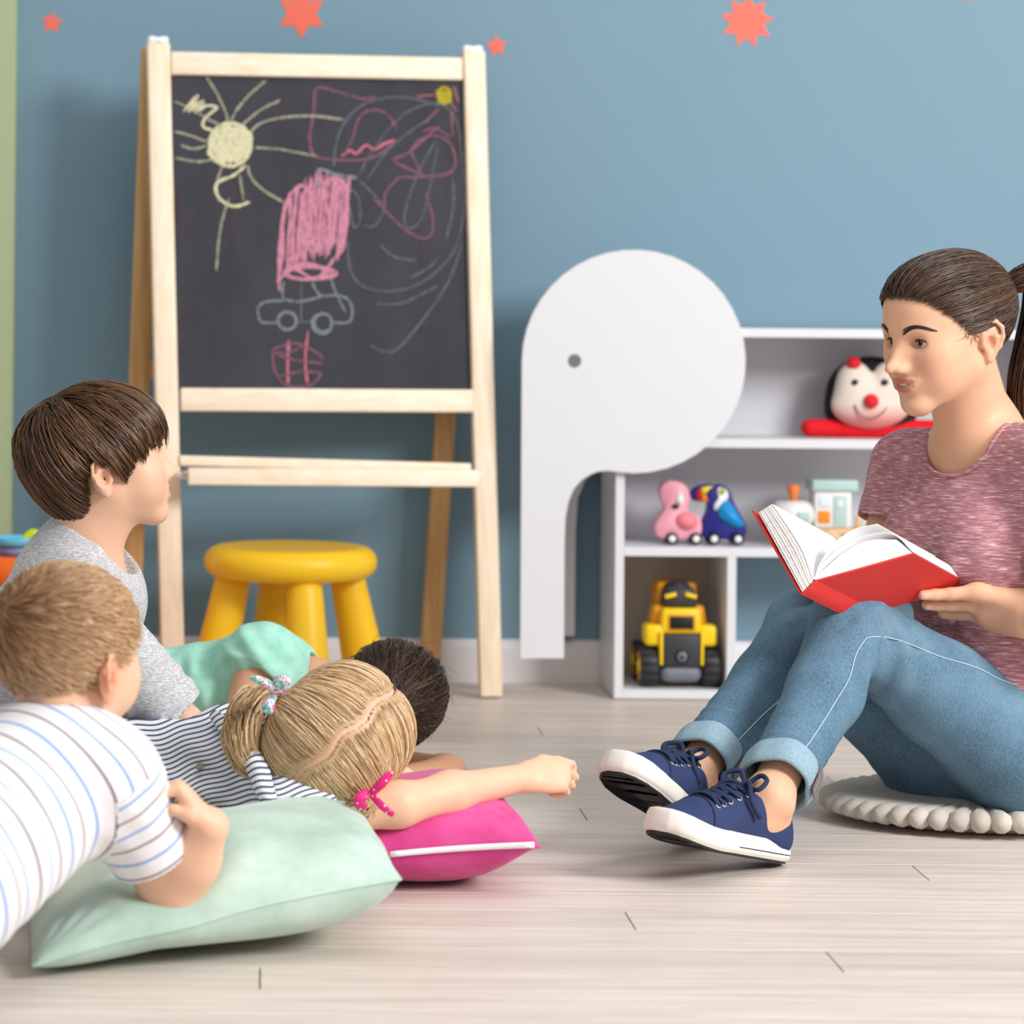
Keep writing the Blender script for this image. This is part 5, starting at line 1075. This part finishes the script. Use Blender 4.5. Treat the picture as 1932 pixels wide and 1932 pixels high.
bowl(bh, boy, 5200, (0, -.060, .112), ('#5a3d27', '#946a46', '#36231a'))
m_gree = heather('grey_heather', ('#a9a9ad', '#c2c2c5', '#d2d2d4', '#e8e8ea'), 140, (1.2, 1.2, 4), (.5, .4, .2), .1)
c = Sdf(); m0 = A3(shR) * .5 + A3(shL) * .5; nd0 = A3(bh.w((0, -.02, -.05))) - A3(nbB); nd0 /= np.linalg.norm(nd0)
c.cone(A3(nbB) + nd0 * .03, A3(nbB) - nd0 * .03, .052, .056, .03); c.cone(m0, pel, .098, .105, .05); c.cone(shR, shL, .052, .052, .05); c.cone(A3(nbB) + np.array((-.012, 0, -.03)), m0, .052, .06, .05); c.cone(A3(nbB) + np.array((-.012, -.02, -.038)), A3(shR) + np.array((0, .02, 0)), .042, .046, .04)
u_ = A3(elb) - A3(shR); c.cone(shR, A3(shR) + u_ * .95, .050, .050, .03); uL = A3(eL2) - A3(shL); c.cone(shL, A3(shL) + uL * .9, .050, .048, .03)
c.cut(A3(shR) + u_ * .90, u_, A3(shR) + u_ * 1.2, .09); c.cone(A3(shR) + u_ * .7, A3(shR) + u_ * 1.1, .040, .044, .003, True); c.cut(A3(shL) + uL * .85, uL, A3(shL) + uL * 1.2, .09)
nd_ = A3(bh.w((0, -.02, -.05))) - A3(nbB); nd_ /= np.linalg.norm(nd_); c.cone(A3(nbB) + nd_ * .028 + np.array((.012, 0, .0)), A3(nbB) + nd_ * .14 + np.array((.012, 0, 0)), .050, .060, .004, True); c.ell(A3(nbB) + np.array((.058, -.005, .012)), (.045, .050, .042), None, .006, True)
cloth('t_shirt', c, .004, m_gree, boy, [(m0 + np.array((-.05, -.08, -.03)), .10, (.6, .1, .8), .05, .0018), (A3(shR) + u_ * .8, .06, u_, .028, .0035)])
# ---------------------------------------------------------------- toddler seen from behind
tf_ = Vector((.56, .82, .06)); Rtd = orth(fwd=tf_, up=(.02, .0, 1)); tsc = np.array((.95, .91, .93)); YTd = 3.14
O = A3(P(122, 1248, YTd)); tdh = Head(O, Rtd, tsc, 1.0); s = Sdf(); tdh.build(s)
nT = P(105, 1392, 3.10); tR, tL = P(212, 1462, 3.09), P(0, 1455, 3.17); tE, tW = P(325, 1682, 3.16), P(393, 1560, 3.115); tP = P(-210, 1725, 2.90)
s.cone(tdh.w((0, -.02, -.05)), nT, .045, .048, .03); s.cone(tR, tL, .036, .036, .03); s.cone(A3(tR) * .5 + A3(tL) * .5, tP, .075, .075, .03)
s.cone(tR, tE, .036, .036, .02); s.cone(tE, A3(tE) * .5 + A3(tW) * .5, .036, .033, .02); s.cone(A3(tE) * .5 + A3(tW) * .5, tW, .033, .0245, .02); tE2, tW2 = P(60, 1640, 3.32), P(150, 1560, 3.40); s.cone(tL, tE2, .034, .03, .02); s.cone(tE2, tW2, .030, .022, .02)
dH = np.array((-.60, -.12, .79)); nH = np.array((.78, .05, .60)); wH = -np.cross(dH, nH); tn = hand_pts(s, A3(tW) + np.array((-.002, 0, .004)), dH, nH, wH, .64, [(1.2, 1.3, .9), (1.25, 1.3, .9), (1.3, 1.3, .9), (1.3, 1.3, .9)], [(.040, .034, -.014), (.066, .030, -.030), (.082, .018, -.044)])
hand_pts(s, A3(tW2), (.3, .4, .85), (-.8, -.2, .3), (0, .9, -.3), .60, [(.8, .9, .6)] * 4, [(.035, .040, 0), (.06, .052, -.006), (.082, .05, -.012)])
sh_ = Sdf(); pv = A3(tP); simple_legs(s, sh_, [pv + (-.05, .04, -.01), pv + (.05, -.04, -.01)], [pv + (-.20, -.13, -.03), pv + (-.10, -.20, -.03)], [pv + (-.36, -.22, -.035), pv + (-.26, -.30, -.035)], [pv + (-.42, -.26, -.035), pv + (-.32, -.34, -.035)], .058, .036, .024); sh_.ell(pv, (.10, .085, .075), None, .04)
tod, _ = finish_body(s, tdh, 'person', 'toddler with short light brown hair and striped white T-shirt, leaning on the mint pillow', K_SK, face_spots(tdh, '#cf8078', '#e59a82', .007) + [(tdh.w((.078, -.012, -.012)), .030, '#e8936e', .6)] + [(p, .008, '#e8a48c', .5) for p in tn], (A3(tP)[0] + .1, A3(tP)[1] + .1, 0), .003)
tdh.eyes(tod, Rtd @ np.array((0, 1, 0)), '#4a5a6a'); cloth('shorts', sh_, .005, m_shorts, tod)
ty = np.array((-.2, -.10, -.07, -.04, -.022, -.008, .012, .03, .06, .085, .12)); tzv = np.array((-.066, -.066, -.062, -.050, -.02, .020, .002, .010, .030, .050, .06)); ins_t = lambda L: L[:, 2] > np.interp(L[:, 1], ty, tzv)
sk, cap = cap_mesh(tdh, tod, ins_t, .0035, '#8a6544', .003)
Lc = tdh.loc(np.array([v.co[:] for v in cap.data.vertices]) + ORG[tod.name]); WH = np.array((-.022, -.085, .080)); dW = np.linalg.norm(Lc - WH, axis=1); tcol = lambda d, z: np.clip((d - .03) / .09, 0, 1)[:, None]
tca = tcol(dW, Lc[:, 2]); cap.data.attributes.remove(cap.data.attributes['Col']); vattr(cap, 'Col', (1 - tca) * np.array(lin('#85603f')) + tca * np.array(lin('#cba37c')))
_, X = scalp_roots(tdh, 5200, ins_t, .003); Lr = tdh.loc(X); a0 = Lr - WH; ln0 = RNG.uniform(.016, .036, len(X)); lf = RNG.uniform(.001, .006, len(X))
def whirl(p, i, n):
    L = tdh.loc(p); d = L - WH; d /= np.linalg.norm(d, axis=1)[:, None] + 1e-6; nr = L - np.array((0, -.005, .02)); nr /= np.linalg.norm(nr, axis=1)[:, None]; d = d + .45 * np.cross(nr, d); d[:, 2] -= .25; return tdh.w(L + d / np.linalg.norm(d, axis=1)[:, None] * (ln0 / n)[:, None])
Pth = comb(sk, X, whirl, 6, lambda t: lf * min(1, t * 1.6)); tca = tcol(np.linalg.norm(a0, axis=1), Lr[:, 2]); hc = haircol(len(X), '#9d7550', '#c79d74', '#795535') * (1 - tca) + haircol(len(X), '#dcb78e', '#f0d2ac', '#bf9a73') * tca
strands('hair', Pth, RNG.uniform(.0006, .0011, len(X)), hc, tod, .2)
m_tst = stripe_mat('white_stripe_cotton', .043, [(0, '#f3f1f4'), (.42, '#8fb0e6'), (.505, '#f3f1f4'), (.92, '#8c7f88'), (.99, '#f3f1f4')], '#f3f1f4')
c = Sdf(); m0 = A3(tR) * .5 + A3(tL) * .5; ax = A3(tP) - m0; axn = ax / np.linalg.norm(ax)
c.cone(m0 + axn * .04, tP, .100, .112, .05); c.cone(tR, tL, .052, .052, .06); c.cone(A3(nT) + np.array((0, 0, -.02)), m0, .055, .07, .06); u_ = A3(tE) - A3(tR); c.cone(tR, A3(tR) + u_ * .80, .050, .053, .03); c.cut(A3(tR) + u_ * .68, u_, A3(tR) + u_ * 1.1, .10); c.cone(A3(tR) + u_ * .45, A3(tR) + u_ * .95, .043, .049, .003, True)
uL = A3(tE2) - A3(tL); c.cone(tL, A3(tL) + uL * .75, .050, .050, .03); c.cut(A3(tL) + uL * .68, uL, A3(tL) + uL, .09)
nd_ = A3(tdh.w((0, -.02, -.05))) - A3(nT); nd_ /= np.linalg.norm(nd_); c.cone(A3(nT) + nd_ * .012, A3(nT) + nd_ * .14, .050, .060, .004, True)
V, Q = c.mesh(.004); V = relax(V, Q, 2, .45); V = folds(V, Q, [(m0 + axn * .10 + np.array((.02, -.1, .02)), .10, axn + np.array((.5, 0, 0)), .060, .0035), (A3(tR) + u_ * .1, .06, (.8, 0, .5), .04, .0025), (m0 + axn * .3, .12, axn, .055, .004)]); V[:, 2] = np.maximum(V[:, 2], .003)
o = obj('t_shirt', V, Q, m_tst, tod); q = V - A3(tR); un = u_ / np.linalg.norm(u_); sl = q @ un; rad = np.linalg.norm(q - sl[:, None] * un, axis=1); tq = np.clip((V - m0) @ ax / (ax @ ax), 0, 1); dtor = np.linalg.norm(V - m0 - tq[:, None] * ax, axis=1) - .106; arm = (rad - .050 < dtor) & (sl > .0)
st = np.where(arm, sl + .012, (V - m0) @ axn + .25 * ((V - m0) @ np.array((0, 0, 1.0))) * 0); vattr(o, 'st', st, 'FLOAT')
# ---------------------------------------------------------------- fair-haired girl with two pigtails
Rg = np.zeros((3, 3)); fg = Vector((.70, .36, .61)).normalized(); ug = Vector((.19, -.91, .32)); rg = fg.cross(ug).normalized(); ug = rg.cross(fg); Rg = np.array([rg[:], fg[:], ug[:]]).T; YG = 3.60
gh = Head(A3(P(628, 1402, YG)), Rg, np.array((1.02, 1.0, 1.0)), 1.0); s = Sdf(); gh.build(s)
nG = P(520, 1470, 3.60); gR, gL = P(560, 1545, 3.515), P(440, 1410, 3.72); gE, gW = P(752, 1518, 3.535), P(990, 1466, 3.665); gP = P(60, 1490, 3.74)
s.cone(gh.w((0, -.03, -.045)), nG, .045, .045, .03); s.cone(gR, gL, .036, .036, .03); s.cone(A3(gR) * .5 + A3(gL) * .5, gP, .065, .065, .03)
s.cone(gR, gE, .031, .0275, .02); s.cone(gE, A3(gE) * .6 + A3(gW) * .4, .0275, .0275, .02); s.cone(A3(gE) * .6 + A3(gW) * .4, gW, .0275, .0185, .02); gE2, gW2 = P(640, 1440, 3.88), P(760, 1470, 3.90); s.cone(gL, gE2, .031, .027, .02); s.cone(gE2, gW2, .027, .019, .02)
dH = np.array((.97, .22, .02)); nH = np.array((.12, -.83, .54)); wH = -np.cross(dH, nH); gn = hand_pts(s, gW, dH, nH, wH, .66, [(.75, 1.35, .9), (.85, 1.4, .9), (.95, 1.4, .9), (1.05, 1.4, .9)], [(.045, .036, -.004), (.080, .034, -.004), (.112, .026, -.006)])
hand_pts(s, gW2, (.9, .1, -.3), (.2, .1, .95), (.0, -.95, .1), .64, [(.3, .3, .2)] * 4, [(.035, .040, 0), (.06, .052, -.006), (.082, .05, -.012)])
sh_ = Sdf(); pv = A3(gP); simple_legs(s, sh_, [pv + (-.02, -.045, 0), pv + (-.02, .045, 0)], [pv + (-.22, -.05, -.03), pv + (-.22, .06, -.03)], [pv + (-.42, -.05, -.055), pv + (-.42, .07, -.055)], [pv + (-.50, -.05, -.06), pv + (-.50, .07, -.06)], .056, .036, .024); sh_.ell(pv, (.085, .095, .075), None, .04)
girl, _ = finish_body(s, gh, 'person', 'fair-haired girl with two pigtails and navy striped top, reaching one arm over the magenta pillow', K_SK, face_spots(gh, '#cf8078', '#e59a82', .007) + [(gn[4], .006, '#f2a9bb', .9)] + [(p, .008, '#e8a48c', .4) for p in gn[:4]], (A3(gP)[0] + .2, A3(gP)[1], 0), .003)
gh.eyes(girl, Rg @ np.array((0, 1, 0)), '#4a5a6a'); cloth('shorts', sh_, .005, m_leg, girl)
gy = np.array((-.2, -.10, -.07, -.04, -.02, .0, .012, .03, .06, .085, .12)); gz = np.array((-.062, -.066, -.062, -.045, .012, .018, .0, -.004, .004, .020, .03)); zpart = lambda L: .0035 * np.sin(L[:, 1] * 95)
ins_g = lambda L: (L[:, 2] > np.interp(L[:, 1], gy, gz)) & (np.abs(L[:, 0] - zpart(L)) > .0024)
sk, _ = cap_mesh(gh, girl, ins_g, .004, '#c29f78', .003); _, X = scalp_roots(gh, 5600, ins_g, .003); _, X2 = scalp_roots(gh, 30000, lambda L: ins_g(L) & (np.abs(L[:, 0] - zpart(L)) < .016), .003); X = np.concatenate([X, X2[:2200]]); L = gh.loc(X); side = np.sign(L[:, 0] - zpart(L)); pg = np.stack([side * .092, np.full(len(X), -.014), np.full(len(X), -.004)], 1); tg = gh.w(pg) + RNG.normal(0, .006, X.shape); lf = RNG.uniform(.001, .010, len(X))
Pth = comb(sk, X, lambda p, i, n: p + (tg - p) / (n - i + 1), 11, lambda t: lf * min(1, .1 + t * 1.8)); strands('hair', Pth, RNG.uniform(.0006, .0012, len(X)), haircol(len(X), '#d6b388', '#f2ddb8', '#a9865e'), girl, .8, root=.15)
def tail(par, path, rads, n, cols, r=(.0007, .0013), name='pigtail'):
    cen = catmull([A3(p) for p in path], 4); rad = np.interp(np.linspace(0, 1, len(cen)), np.linspace(0, 1, len(rads)), rads); w_ = RNG.normal(0, 1, (n, 3)); w_ /= np.linalg.norm(w_, axis=1)[:, None]; rr = RNG.random(n) ** .5
    Pt = cen[None] + w_[:, None] * (rad[None] * rr[:, None])[..., None] + .003 * np.sin(np.linspace(0, 5, len(cen))[None, :, None] + RNG.uniform(0, 6, (n, 1, 3))); return strands(name, Pt, RNG.uniform(*r, n), haircol(n, *cols), par)
ga, gb = gh.w((-.093, -.014, -.004)), gh.w((.093, -.014, -.004)); gcol = ('#cdaa7f', '#f0d9b2', '#9c7950')
tail(girl, [ga, P(482, 1322, 3.56), P(452, 1372, 3.54), P(462, 1430, 3.53), P(505, 1475, 3.52)], [.010, .022, .026, .020, .006], 750, gcol); tail(girl, [gb, P(680, 1528, 3.47), P(645, 1548, 3.46), P(605, 1545, 3.47)], [.010, .018, .018, .005], 520, gcol)
m_scr = M('floral_scrunchie', '#e68fb0', .7); m_scr.base(m_scr.ramp(m_scr.noise(110, 2), [(.38, '#6fb7b4'), (.46, '#f0eef2'), (.54, '#e884ad'), (.66, '#7a86c4')], 'CONSTANT')); m_hot = M('hot_pink_ribbon', '#e8247f', .45); vor = m_hot.n('ShaderNodeTexVoronoi'); vor.inputs['Scale'].default_value = 150; m_hot.l(m_hot.coord(), vor.inputs['Vector']); m_hot.base(m_hot.ramp(vor.outputs['Distance'], [(0, '#f7d4e4'), (.22, '#e8247f')], 'CONSTANT'))
def scrunchie(par, c, axis, mat, tails, r=.012):
    ax = A3(axis) / np.linalg.norm(A3(axis)); fx = orth(fwd=ax, up=(0, .3, 1)); ring = [c + (fx[:, 0] * math.cos(a) + fx[:, 2] * math.sin(a)) * r for a in np.linspace(0, 6.283, 25)[:-1]]
    o = obj('hair_tie', *tube(np.array(ring), [.0075 + .0022 * math.sin(i * 2.1) for i in range(24)], 9, True), mat, par)
    for pts, rr in tails: obj('ribbon_end', *tube(catmull([A3(p) for p in pts], 6), rr, 8, flat=((0.2, 1, .2), .35)), mat, o)
scrunchie(girl, ga, ga - gh.O, m_scr.m, [([P(520, 1305, 3.5), P(503, 1290, 3.48), P(485, 1282, 3.47), P(470, 1280, 3.47)], [.005, .007, .006, .002]), ([P(518, 1300, 3.5), P(532, 1287, 3.48), P(546, 1284, 3.48)], [.006, .011, .006]), ([P(515, 1315, 3.5), P(505, 1335, 3.48), P(512, 1345, 3.48)], [.006, .009, .005])])
scrunchie(girl, gb, gb - gh.O, m_hot.m, [([P(700, 1498, 3.44), P(718, 1480, 3.43), P(732, 1465, 3.43), P(743, 1456, 3.43)], [.005, .007, .006, .002]), ([P(702, 1500, 3.44), P(720, 1520, 3.43), P(742, 1538, 3.43)], [.005, .006, .004]), ([P(690, 1495, 3.44), P(678, 1512, 3.43), P(690, 1524, 3.43)], [.006, .009, .005])])
m_gst = stripe_mat('navy_pinstripe_cotton', .0066, [(0, '#eef0f4'), (.58, '#56617d'), (.96, '#eef0f4')], '#eef0f4')
c = Sdf(); m0 = A3(gR) * .5 + A3(gL) * .5; u_ = A3(gE) - A3(gR); c.cone(gR, A3(gR) + u_ * .42, .046, .046, .03); c.cut(A3(gR) + u_ * .30, u_, A3(gR) + u_ * .6, .08); c.cone(A3(gR) + u_ * .1, A3(gR) + u_ * .5, .036, .042, .003, True)
uL = A3(gE2) - A3(gL); c.cone(gL, A3(gL) + uL * .5, .046, .046, .03); c.cut(A3(gL) + uL * .4, uL, A3(gL) + uL * .7, .09); c.cone(m0, gP, .086, .098, .05); c.cone(gR, gL, .050, .050, .05); nd_ = gh.w((0, -.03, -.045)) - A3(nG); nd_ /= np.linalg.norm(nd_); c.cone(A3(nG) + nd_ * .02, A3(nG) + nd_ * .15, .050, .055, .004, True)
def gst(o, V): vattr(o, 'st', V @ np.array((-.26, .12, .95)) + .0035 * np.sin(V[:, 0] * 38) + .002 * np.sin(V[:, 0] * 90 + V[:, 2] * 40), 'FLOAT')
V, Q = c.mesh(.004); V = relax(V, Q, 2, .45); V = folds(V, Q, [(A3(P(400, 1450, 3.55)), .07, (.5, 0, .8), .05, .005), (A3(P(500, 1500, 3.54)), .06, (.8, 0, -.5), .036, .004), (A3(P(320, 1420, 3.58)), .08, (.2, 0, 1), .06, .004)]); V[:, 2] = np.maximum(V[:, 2], .003); o = obj('striped_top', V, Q, m_gst, girl); gst(o, V)
col_p = catmull([A3(P(405, 1350, 3.62)), A3(P(440, 1385, 3.56)), A3(P(480, 1440, 3.52)), A3(P(515, 1500, 3.50)), A3(P(560, 1575, 3.49))], 8); col_p = snap(c, col_p[None], .010)[0]; V, Fc = tube(relaxed(col_p), [.008, .013, .015, .014, .006], 14); oc = obj('rolled_collar', V, Fc, m_gst, o); gst(oc, V * np.array((1.6, 1, .8)))
bp_ = snap(c, A3(P(370, 1441, 3.55))[None, None], .0012)[0, 0]; nn = c.grad(bp_[None])[0]; obj('button', *lathe([(0, -.001), (.005, -.001), (.0055, .0008), (.004, .0016), (0, .0012)], bp_, 18, orth(fwd=np.cross(nn, (0, 0, 1)), up=nn)), plain('brown_button', '#8f8378', .4), o)
# ---------------------------------------------------------------- dark-haired girl in mint, lying down
fm = Vector((.258, .945, .15)); um = Vector((.82, -.3, .40)); Rm = orth(fwd=fm, up=um); YM = 4.36; D_SK = '#dda887'
mh = Head(A3(P(706, 1325, YM)), Rm, np.array((.93, .93, .93)), 1.0); s = Sdf(); mh.build(s)
nM = P(590, 1290, 4.40); mA, mB = P(492, 1250, 4.345), P(535, 1330, 4.50); mE, mW = P(455, 1395, 4.28), P(560, 1465, 4.22); mP_ = P(120, 1365, 4.46)
s.cone(mh.w((0, -.02, -.05)), nM, .043, .045, .03); s.cone(mA, mB, .036, .036, .03); s.cone(A3(mA) * .5 + A3(mB) * .5, mP_, .065, .065, .03)
s.cone(mA, mE, .040, .036, .02); s.cone(mE, mW, .032, .022, .02); mE2, mW2 = P(842, 1462, 4.34), P(722, 1478, 4.24); s.cone(mB, P(700, 1440, 4.50), .034, .03, .02); s.cone(P(700, 1440, 4.50), mE2, .030, .030, .02); s.cone(mE2, mW2, .031, .022, .02)
hand_pts(s, mW2, (-.9, -.1, -.15), (-.1, -.5, .85), (.0, .85, .5), .66, [(.2, .3, .2)] * 4, [(.035, .040, 0), (.06, .052, -.006), (.082, .05, -.012)]); hand_pts(s, mW, (.9, -.1, -.15), (.1, -.4, .85), (.0, .85, .4), .66, [(.2, .3, .2)] * 4, [(.035, .040, 0), (.06, .052, -.006), (.082, .05, -.012)])
sh_ = Sdf(); pv = A3(mP_); simple_legs(s, sh_, [pv + (-.02, -.05, -.01), pv + (-.02, .05, -.01)], [pv + (-.25, -.05, -.03), pv + (-.25, .07, -.03)], [pv + (-.48, -.05, -.04), pv + (-.48, .08, -.04)], [pv + (-.56, -.05, -.04), pv + (-.56, .08, -.04)], .06, .038, .025); sh_.ell(pv, (.09, .10, .08), None, .04)
mg, _ = finish_body(s, mh, 'person', 'dark-haired girl in a mint T-shirt lying on the floor with her head down', D_SK, face_spots(mh, '#c47068', '#d98f74', .007), (A3(mP_)[0] + .2, A3(mP_)[1], 0), .003)
mh.eyes(mg, Rm @ np.array((0, 1, 0)), '#2a1c14'); cloth('shorts', sh_, .005, m_leg, mg)
ins_m = lambda L: L[:, 2] > np.interp(L[:, 1], gy, gz - .002); bunl = np.array((.0, -.088, .050)); sk, _ = cap_mesh(mh, mg, ins_m, .004, '#2b1c14', .003); _, X = scalp_roots(mh, 4200, ins_m, .003); tg = mh.w(bunl) + RNG.normal(0, .010, X.shape); lf = RNG.uniform(.001, .014, len(X))
Pth = comb(sk, X, lambda p, i, n: p + (tg - p) / (n - i + 1), 10, lambda t: lf * min(1, .15 + t * 1.8)); mcol = ('#38251b', '#6d5040', '#1c120d'); strands('hair', Pth, RNG.uniform(.0006, .0012, len(X)), haircol(len(X), *mcol), mg, .8)
bc = mh.w(bunl + np.array((0, -.004, .002)))
def coil(c, r, n):
    A_ = RNG.normal(0, 1, (n, 3)); A_ /= np.linalg.norm(A_, axis=1)[:, None]; B_ = np.cross(A_, RNG.normal(0, 1, (n, 3))); B_ /= np.linalg.norm(B_, axis=1)[:, None]; t = np.linspace(0, 4.0, 12); k = RNG.uniform(.75, 1.05, n)
    return c + r * k[:, None, None] * (A_[:, None] * np.cos(t)[None, :, None] + B_[:, None] * np.sin(t)[None, :, None])
strands('bun', coil(bc, .022, 600), .0010, haircol(600, *mcol), mg)
nw = 110; d = RNG.normal(0, 1, (nw, 3)); d /= np.linalg.norm(d, axis=1)[:, None]; r0 = mh.w(d * np.array((.074, .095, .09)) + np.array((0, -.01, .03))); keep = ins_m(mh.loc(r0)); r0 = snap(sk, r0[keep], .004); nw = len(r0); g0 = sk.grad(r0); tv = RNG.normal(0, 1, (nw, 3)) + np.array((-.3, 0, -.2)); tv -= g0 * (tv * g0).sum(1)[:, None]; tv /= np.linalg.norm(tv, axis=1)[:, None]; ll = RNG.uniform(.02, .06, nw)[:, None, None]; t = np.linspace(0, 1, 8)[None, :, None]
strands('loose_hair', r0[:, None] + tv[:, None] * ll * t + g0[:, None] * ll * .28 * np.sin(t * 2.2), .00032, haircol(nw, *mcol), mg)
m_mint = M('mint_cotton', '#a9e0cd', .85, spec=.12); nz = m_mint.noise(40, 3); m_mint.base(m_mint.ramp(nz, [(.3, '#97d4c0'), (.6, '#ade3d1'), (.8, '#bdebdb')])); m_mint.bump(m_mint.noise(24, 3), .2, .004); m_mint.bump(m_mint.noise(700, 2), .1, .0006)
c = Sdf(); m0 = A3(mA) * .5 + A3(mB) * .5; u_ = A3(mE) - A3(mA); c.cone(mA, A3(mA) + u_ * .40, .056, .056, .03); c.cut(A3(mA) + u_ * .22, u_ + np.array((-.05, 0, .02)), A3(mA) + u_ * .6, .10); c.cone(A3(mA) + u_ * .05, A3(mA) + u_ * .5, .046, .052, .003, True); c.cone(m0, mP_, .088, .098, .05); c.cone(A3(mA) + np.array((0, .02, .0)), mB, .050, .052, .05)
uB = A3(P(700, 1440, 4.50)) - A3(mB); c.cone(mB, A3(mB) + uB * .5, .05, .05, .03); nd_ = mh.w((0, -.02, -.05)) - A3(nM); nd_ /= np.linalg.norm(nd_); c.cone(A3(nM) + nd_ * .0, A3(nM) + nd_ * .15, .050, .058, .004, True); c.cut(A3(mB) + uB * .45, uB, A3(mB) + uB * .8, .10)
cloth('t_shirt', c, .004, m_mint.m, mg, [(A3(P(360, 1290, 4.36)), .08, (1, 0, .35), .055, .006), (A3(P(470, 1230, 4.30)), .06, (.8, 0, .7), .038, .004), (A3(P(300, 1290, 4.36)), .06, (.9, 0, -.3), .04, .004)])
# picture book under her hands
m_olive = plain('olive_cover', '#b9bd5a', .5, .03); b0 = A3(Pz(716, 1490, .004)); bkk = empty('picture_book', (b0[0], b0[1], 0)); tag(bkk, 'open picture book with olive cover lying under the girls\' arms', 'book')
Rk = np.array([[math.cos(.35), -math.sin(.35), 0], [math.sin(.35), math.cos(.35), 0], [0, 0, 1]]); obj('cover', *rbox((b0[0], b0[1], .002), (.24, .16, .003), .001, Rk), m_olive, bkk)
for sx in (-1, 1): obj('pages', *rbox(np.array((b0[0], b0[1], .008)) + Rk @ np.array((sx * .057, 0, 0)), (.112, .15, .009), .002, Rk), m_page.m, bkk)
